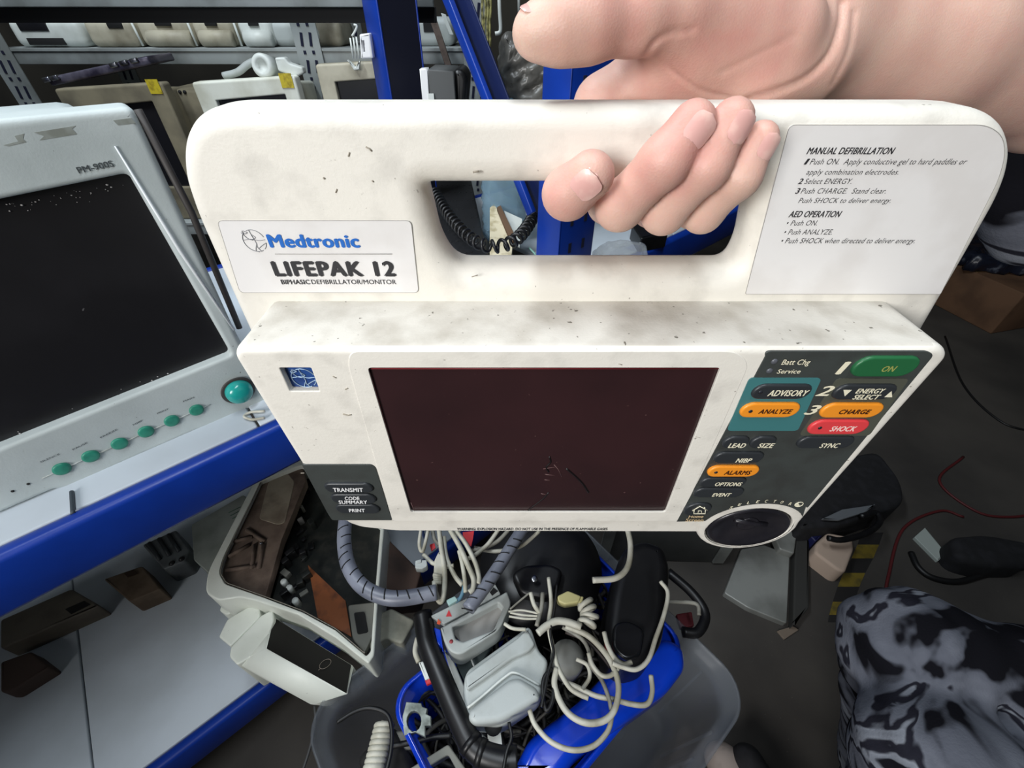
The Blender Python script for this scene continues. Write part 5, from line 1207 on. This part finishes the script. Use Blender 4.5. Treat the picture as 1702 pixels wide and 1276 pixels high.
# black pipe
t = thing('black_pipe', 'black plastic pipe running down the left side of the tub', 'pipe', onZ(745, 1160, -0.8))
q = smooth(pZ([(702, 1020), (712, 1070), (735, 1130), (765, 1200), (790, 1245), (830, 1262), (860, 1262)], -0.72), 8)
G().tube(q, .0150, 20).build('tube', BLACKP, t)
for a in (0.62, 0.70): k = int(len(q)*a); G().tube([q[k]-(q[k+1]-q[k]).normalized()*.004, q[k]+(q[k+1]-q[k]).normalized()*.004], .0165, 20).build('collar', BLACKP, t)
# left of the pipe
t = thing('steel_bracket', 'pale metal bracket with a round black hole left of the black pipe', 'bracket', onZ(690, 1195, -0.95))
hole_ = [onZ(688+math.cos(k*.3927)*12, 1198+math.sin(k*.3927)*17, -0.80) for k in range(16)]
G().prism(pZ([(675, 1166), (700, 1168), (702, 1174), (710, 1177), (708, 1186), (716, 1190), (716, 1206), (706, 1206), (706, 1224), (690, 1216), (672, 1222), (668, 1194)], -0.80), UP, 0.012, r=.001, holes=[hole_]).build('plate', M('dull_zinc', (150, 158, 152), .5, metal=.3, col2=(90, 96, 90), scale=40), t)
coil(pZ([(640, 1200), (634, 1225), (628, 1250), (618, 1290)], -0.84), .012, .0042, 9, 'curly_lead', CABLEW, 'cream coiled lead at the bottom edge, left of the steel bracket', 'cable')
cab([(560, 1200), (590, 1182), (615, 1176), (640, 1184), (650, 1205), (650, 1245), (640, 1290)], -0.80, .0030, BW, 'black cable loop over the cream coiled lead')
cab([(650, 1240), (690, 1232), (720, 1225), (750, 1222)], -0.83, .0040, BW, 'black cable running to the pipe at the bottom')
cab([(523, 1172), (524, 1200), (516, 1240), (500, 1290)], -0.90, .0022, M('dark_grey_wire', (60, 60, 60), .6), 'dark grey wire hanging from the opened case to the bottom edge', 'wire')
t = thing('grey_frame', 'grey square frame in the bottom of the bin below the black pipe', 'frame', onZ(745, 1262, -0.95))
G().prism(roundpoly(pZ([(745, 1236), (790, 1300), (700, 1330), (660, 1290)], -0.82), .004), UP, .02, r=.002, holes=[roundpoly(pZ([(745, 1254), (770, 1300), (710, 1315), (690, 1288)], -0.82), .004)]).build('frame_ring', M('dim_frame', (120, 120, 112), .6), t)
t = lowbox([(650, 1215), (700, 1210), (700, 1240), (660, 1250)], -0.92, 'paddle', M('dim_grey_plastic', (120, 120, 112), 0.6), 'dim grey wedge beside the cream coiled lead', 'wedge', bot=CAMZ-0.98)
t = lowbox([(608, 1030), (650, 1010), (690, 1030), (668, 1070), (640, 1060), (615, 1080)], -0.84, 'ivory_module', M('dim_ivory', (146, 146, 132), .7, col2=(100, 100, 90), scale=20), 'dim ivory broken module in the back corner of the bin', 'module', bot=CAMZ-0.90)
t = lowbox([(560, 900), (640, 890), (700, 950), (690, 985), (640, 990), (590, 960)], -0.86, 'brown_carton', M('brown_dark_carton', (84, 66, 58), .8, col2=(60, 50, 46), scale=14), 'dark brown carton inside the curve of the left hose', 'carton', bot=CAMZ-0.95)
# the mass of tangled leads filling the tub and bin
rd = random.Random(21); g = G(); TANG = [M('tangle_dark', (34, 33, 32), .6), M('tangle_grey', (70, 68, 62), .6)]
for i in range(150):
    g.cur = 0 if rd.random() < .7 else 1
    cu = rd.uniform(-.14, .22); cv = rd.uniform(-.08, .11); z = CAMZ-0.865-rd.random()**2*.07; pts = []
    dx = rd.uniform(0, 6.28)
    for k in range(7):
        c1 = max(-.16, min(.238, cu)); c2 = max(-.10, min(.124, cv)); pts.append(BC+BU*c1+BV*c2+V((0, 0, z+rd.uniform(-.02, .02))))
        dx += rd.uniform(-.9, .9); cu += math.cos(dx)*.035; cv += math.sin(dx)*.035
    g.tube(smooth(pts, 5), rd.uniform(.0018, .0045), 6)
t = g.build('cable_tangle', TANG, None); tag(t, 'dark tangle of leads filling the clear bin', 'cables', kind='stuff')
t = G().box(BC+BU*.038+BV*.012+V((0, 0, CAMZ-0.98)), (.38, .20, .04), X=BU, bev=.01).build('packed_parts', M('packed_dark', (30, 29, 28), .8, col2=(52, 50, 46), scale=30), None); tag(t, 'dark packed parts under the tangle in the clear bin', 'parts', kind='stuff')
t = G().box(BC-BU*.222+BV*.02+V((0, 0, .16)), (.07, .23, .25), X=BU, bev=.012).build('packed_parts', M('packed_dark', (30, 29, 28), .8, col2=(52, 50, 46), scale=30), None); tag(t, 'dark packed parts between the blue tub and the left bin wall', 'parts', kind='stuff')

# ------------------------------------------------------------------ floor at the right
def onfloor(a, b): return onZ(a, b, -CAMZ)
def fbox(pl_, h, name, m, label_, cat, r=.004, rad=.006): # footprint of the top outline at height h
    tp = pZ(pl_, h-CAMZ)
    return tag(G().prism(roundpoly(tp, rad), UP, h-.0005, r=r).build(name, m, None), label_, cat)
CARD = M('brown_cardboard', (104, 76, 54), .85, col2=(84, 60, 42), scale=8)
t = thing('cardboard_box', 'large brown cardboard box on the floor at the right edge', 'box', onfloor(1640, 560))
p = [onfloor(1570, 545), onfloor(1760, 575), onfloor(1830, 470), onfloor(1640, 430)]
hb = .22; top = [q+V((0, 0, hb)) for q in p]
c0 = (p[0]+p[1])/2+V((.25, .35, 0))
G().box(c0+V((0, 0, hb/2)), (.7, .5, hb), X=(1, .25, 0), bev=.006).build('carton', CARD, t)
G().box(c0+V((0, 0, hb+.002)), (.69, .07, .003), X=(1, .25, 0)).build('tape', M('brown_tape', (120, 92, 62), .35), t)
t = thing('cardboard_box', 'second brown cardboard box behind, topped with a dark plastic bundle', 'box', c0+V((.2, .6, 0)))
G().box(c0+V((.25, .62, .25)), (.8, .5, .5), X=(1, .2, 0), bev=.006).build('carton', CARD, t)
crumple(roundpoly([c0+V((dx, dy, hb+.08)) for dx, dy in ((-.38, -.1), (-.1, -.16), (.1, .05), (-.05, .2), (-.3, .16))], .05), UP, .075, 'plastic_bundle', M('dark_blue_plastic', (28, 32, 46), .3, col2=(110, 116, 128), scale=20, lo=.6, hi=.75, bump=.6, bscale=40), 'dark crumpled plastic bundle on the brown box at the right', 'bundle', .03, 6, 4)
# black bag with a strap
t = thing('bag', 'black bag with a handle lying on the floor right of the selector knob', 'bag', onfloor(1420, 830))
G().prism(roundpoly([onZ(a, b, -1.10) for a, b in ((1325, 880), (1348, 820), (1400, 760), (1460, 748), (1500, 800), (1505, 838), (1460, 850), (1400, 872))], .04), UP, .098, r=.012, seg=4).build('bag_body', M('black_fabric', (17, 17, 20), .85, col2=(28, 28, 32), scale=40), t)
g = G(); g.tube(smooth(pZ([(1376, 894), (1400, 897), (1440, 886), (1462, 868), (1456, 852), (1430, 858)], -1.09), 6), .008, 10); g.build('handle', BLACKP, t)
g = G(); g.prism(roundpoly(pZ([(1366, 862), (1400, 846), (1455, 838), (1440, 850), (1395, 864)], -1.085), .003), UP, .006, r=.002); g.build('grey_flap', M('grey_flap', (100, 104, 108), .5), t)
t = fbox([(1330, 872), (1352, 862), (1372, 885), (1356, 900)], .05, 'buckle', M('dark_blue_plastic2', (20, 24, 66), .5), 'dark blue piece beside the black bag and the knob', 'buckle')
# grey metal panels and cabinet foot
SIL = M('grey_metal_panel', (150, 152, 148), .45, metal=.3, col2=(120, 122, 118), scale=8)
t = thing('metal_panel', 'grey metal panel lying on the floor below the selector knob', 'panel', onfloor(1262, 985))
G().prism(roundpoly([onZ(a, b, .02-CAMZ) for a, b in ((1232, 912), (1270, 905), (1313, 922), (1308, 1036), (1244, 1010), (1204, 985))], .006), UP, .0195, r=.003).build('panel_sheet', SIL, t)
G().prism(roundpoly([onZ(a, b, .045-CAMZ) for a, b in ((1286, 888), (1312, 878), (1324, 892), (1320, 920), (1296, 912))], .006), UP, .025, r=.004).build('panel_clip', SIL, t)
t = fbox([(1356, 902), (1376, 884), (1418, 892), (1420, 912), (1406, 950), (1394, 948), (1354, 918)], .06, 'foam_block', M('pinkish_foam', (178, 158, 142), .9), 'pinkish foam block on the floor beside the yellow tape', 'block', r=.008, rad=.01)
t = fbox([(1322, 895), (1345, 890), (1345, 1010), (1318, 1040)], .03, 'dark_strip', M('dark_strip', (44, 44, 42), .8), 'dark flat strip lying between the metal box and the foam block', 'strip')
t = thing('cabinet', 'dim grey metal cabinet base on the floor behind the black unit', 'cabinet', onfloor(1130, 880))
fa = [onfloor(1000, 930), onfloor(1190, 935), onfloor(1215, 870), onfloor(1010, 860)]
G().hexa(fa, [q+V((0, 0, .30)) for q in fa], bev=.004).build('casing', M('dim_cabinet', (92, 94, 92), .5, col2=(76, 78, 76), scale=7), t)
for q in fa[:2]: G().box(q+V((0, -.004, .15)), (.03, .006, .28)).build('corner_post', SIL, t)
YT_ = [M('yellow_floor_tape', (112, 96, 26), .7, col2=(76, 68, 30), scale=30), M('black_floor_tape', (26, 24, 24), .7)]
t = thing('floor_tape', 'yellow and black hazard tape strip stuck on the floor beside the foam block', 'tape', onfloor(1425, 960))
g = G(); rows = [885, 905, 928, 952, 975, 1000, 1022, 1034]; xl = [1432, 1425, 1415, 1402, 1392, 1384, 1378, 1376]
for k in range(7):
    g.cur = k % 2 if k else 1
    m_ = 1 if k % 2 == 0 else 0; g.cur = m_
    q = [onfloor(xl[k], rows[k]), onfloor(xl[k+1], rows[k+1]), onfloor(xl[k+1]+36, rows[k+1]), onfloor(xl[k]+36, rows[k])]
    g.add([p+V((0, 0, .0008)) for p in q]+[p+V((0, 0, .0001)) for p in q], [(0, 1, 2, 3), (7, 6, 5, 4), (0, 4, 5, 1), (1, 5, 6, 2), (2, 6, 7, 3), (3, 7, 4, 0)], False)
g.build('tape_strip', YT_, t)
def fcab(pts, r, m, label_): return tag(G().tube(smooth([onfloor(a, b)+V((0, 0, r*.9)) for a, b in pts], 8), r, 8).build('cable', m, None), label_, 'cable')
fcab([(1512, 920), (1524, 945), (1548, 962), (1590, 968), (1640, 955), (1720, 940)], .008, BW, 'black cable curving on the floor under the white slip')
fcab([(1600, 760), (1560, 800), (1620, 850), (1680, 860), (1740, 850)], .004, M('dark_red_cable', (86, 26, 28), .6), 'dark red cable winding across the floor at the right')
fcab([(1470, 1000), (1475, 960), (1500, 880), (1560, 850), (1600, 860)], .004, M('dark_red_cable', (86, 26, 28), .6), 'second dark red cable beside the yellow tape')
fcab([(1570, 560), (1600, 640), (1660, 700), (1720, 720)], .004, BW, 'black cable on the floor near the cardboard box')
t = fbox([(1520, 892), (1538, 876), (1572, 918), (1560, 932)], .012, 'white_slip', M('pale_slip', (164, 172, 166), .6), 'pale grey slip lying on the floor among black cables', 'slip', r=.002, rad=.003)
t = fbox([(1580, 890), (1640, 885), (1720, 900), (1720, 940), (1640, 940), (1590, 925)], .07, 'black_pouch', M('black_fabric', (17, 17, 20), .85), 'black pouch on the floor right of the pale slip', 'pouch', r=.02, rad=.03)
t = fbox([(1292, 1048), (1318, 1040), (1328, 1046), (1304, 1062)], .006, 'paper_scrap', M('dim_paper', (112, 100, 88), .9), 'small paper scrap on the floor in front of the metal box', 'scrap', r=.001, rad=.002)
# shoe on the floor at the bottom edge
SHOE = M('pinkish_grey_shoe', (150, 138, 130), .8, col2=(120, 110, 104), scale=20)
ts = thing('shoe', 'pinkish grey shoe tip with a dark upper on the floor at the bottom edge', 'shoe', onfloor(1200, 1275))
def blob(caps, lo, hi, h, name, mat, parent):
    f = Field(lo, hi, h); f.F = f.new()
    for a, b, ra, rb, k in caps: f.cap(f.F, a, b, ra, rb, k)
    p_, q_ = surface(f.F, f.lo, f.h); return net_object(p_, q_, name, mat, parent.location, parent)
s0_ = onfloor(1190, 1268)+V((0, 0, .034)); s1_ = s0_+V((.03, -.16, .004))
blob([(s0_, s1_, .032, .034, .02), (s0_+V((.022, -.01, 0)), s1_+V((.03, 0, 0)), .026, .03, .02)], s0_-V((.1, .27, .034)), s0_+V((.18, .1, .1)), .004, 'sole', SHOE, ts)
u0_ = s0_+V((.045, -.005, .022)); blob([(u0_, u0_+V((.04, -.13, .01)), .030, .038, .02)], u0_-V((.1, .25, .05)), u0_+V((.2, .1, .12)), .004, 'upper', M('black_fabric', (17, 17, 20), .85), ts)
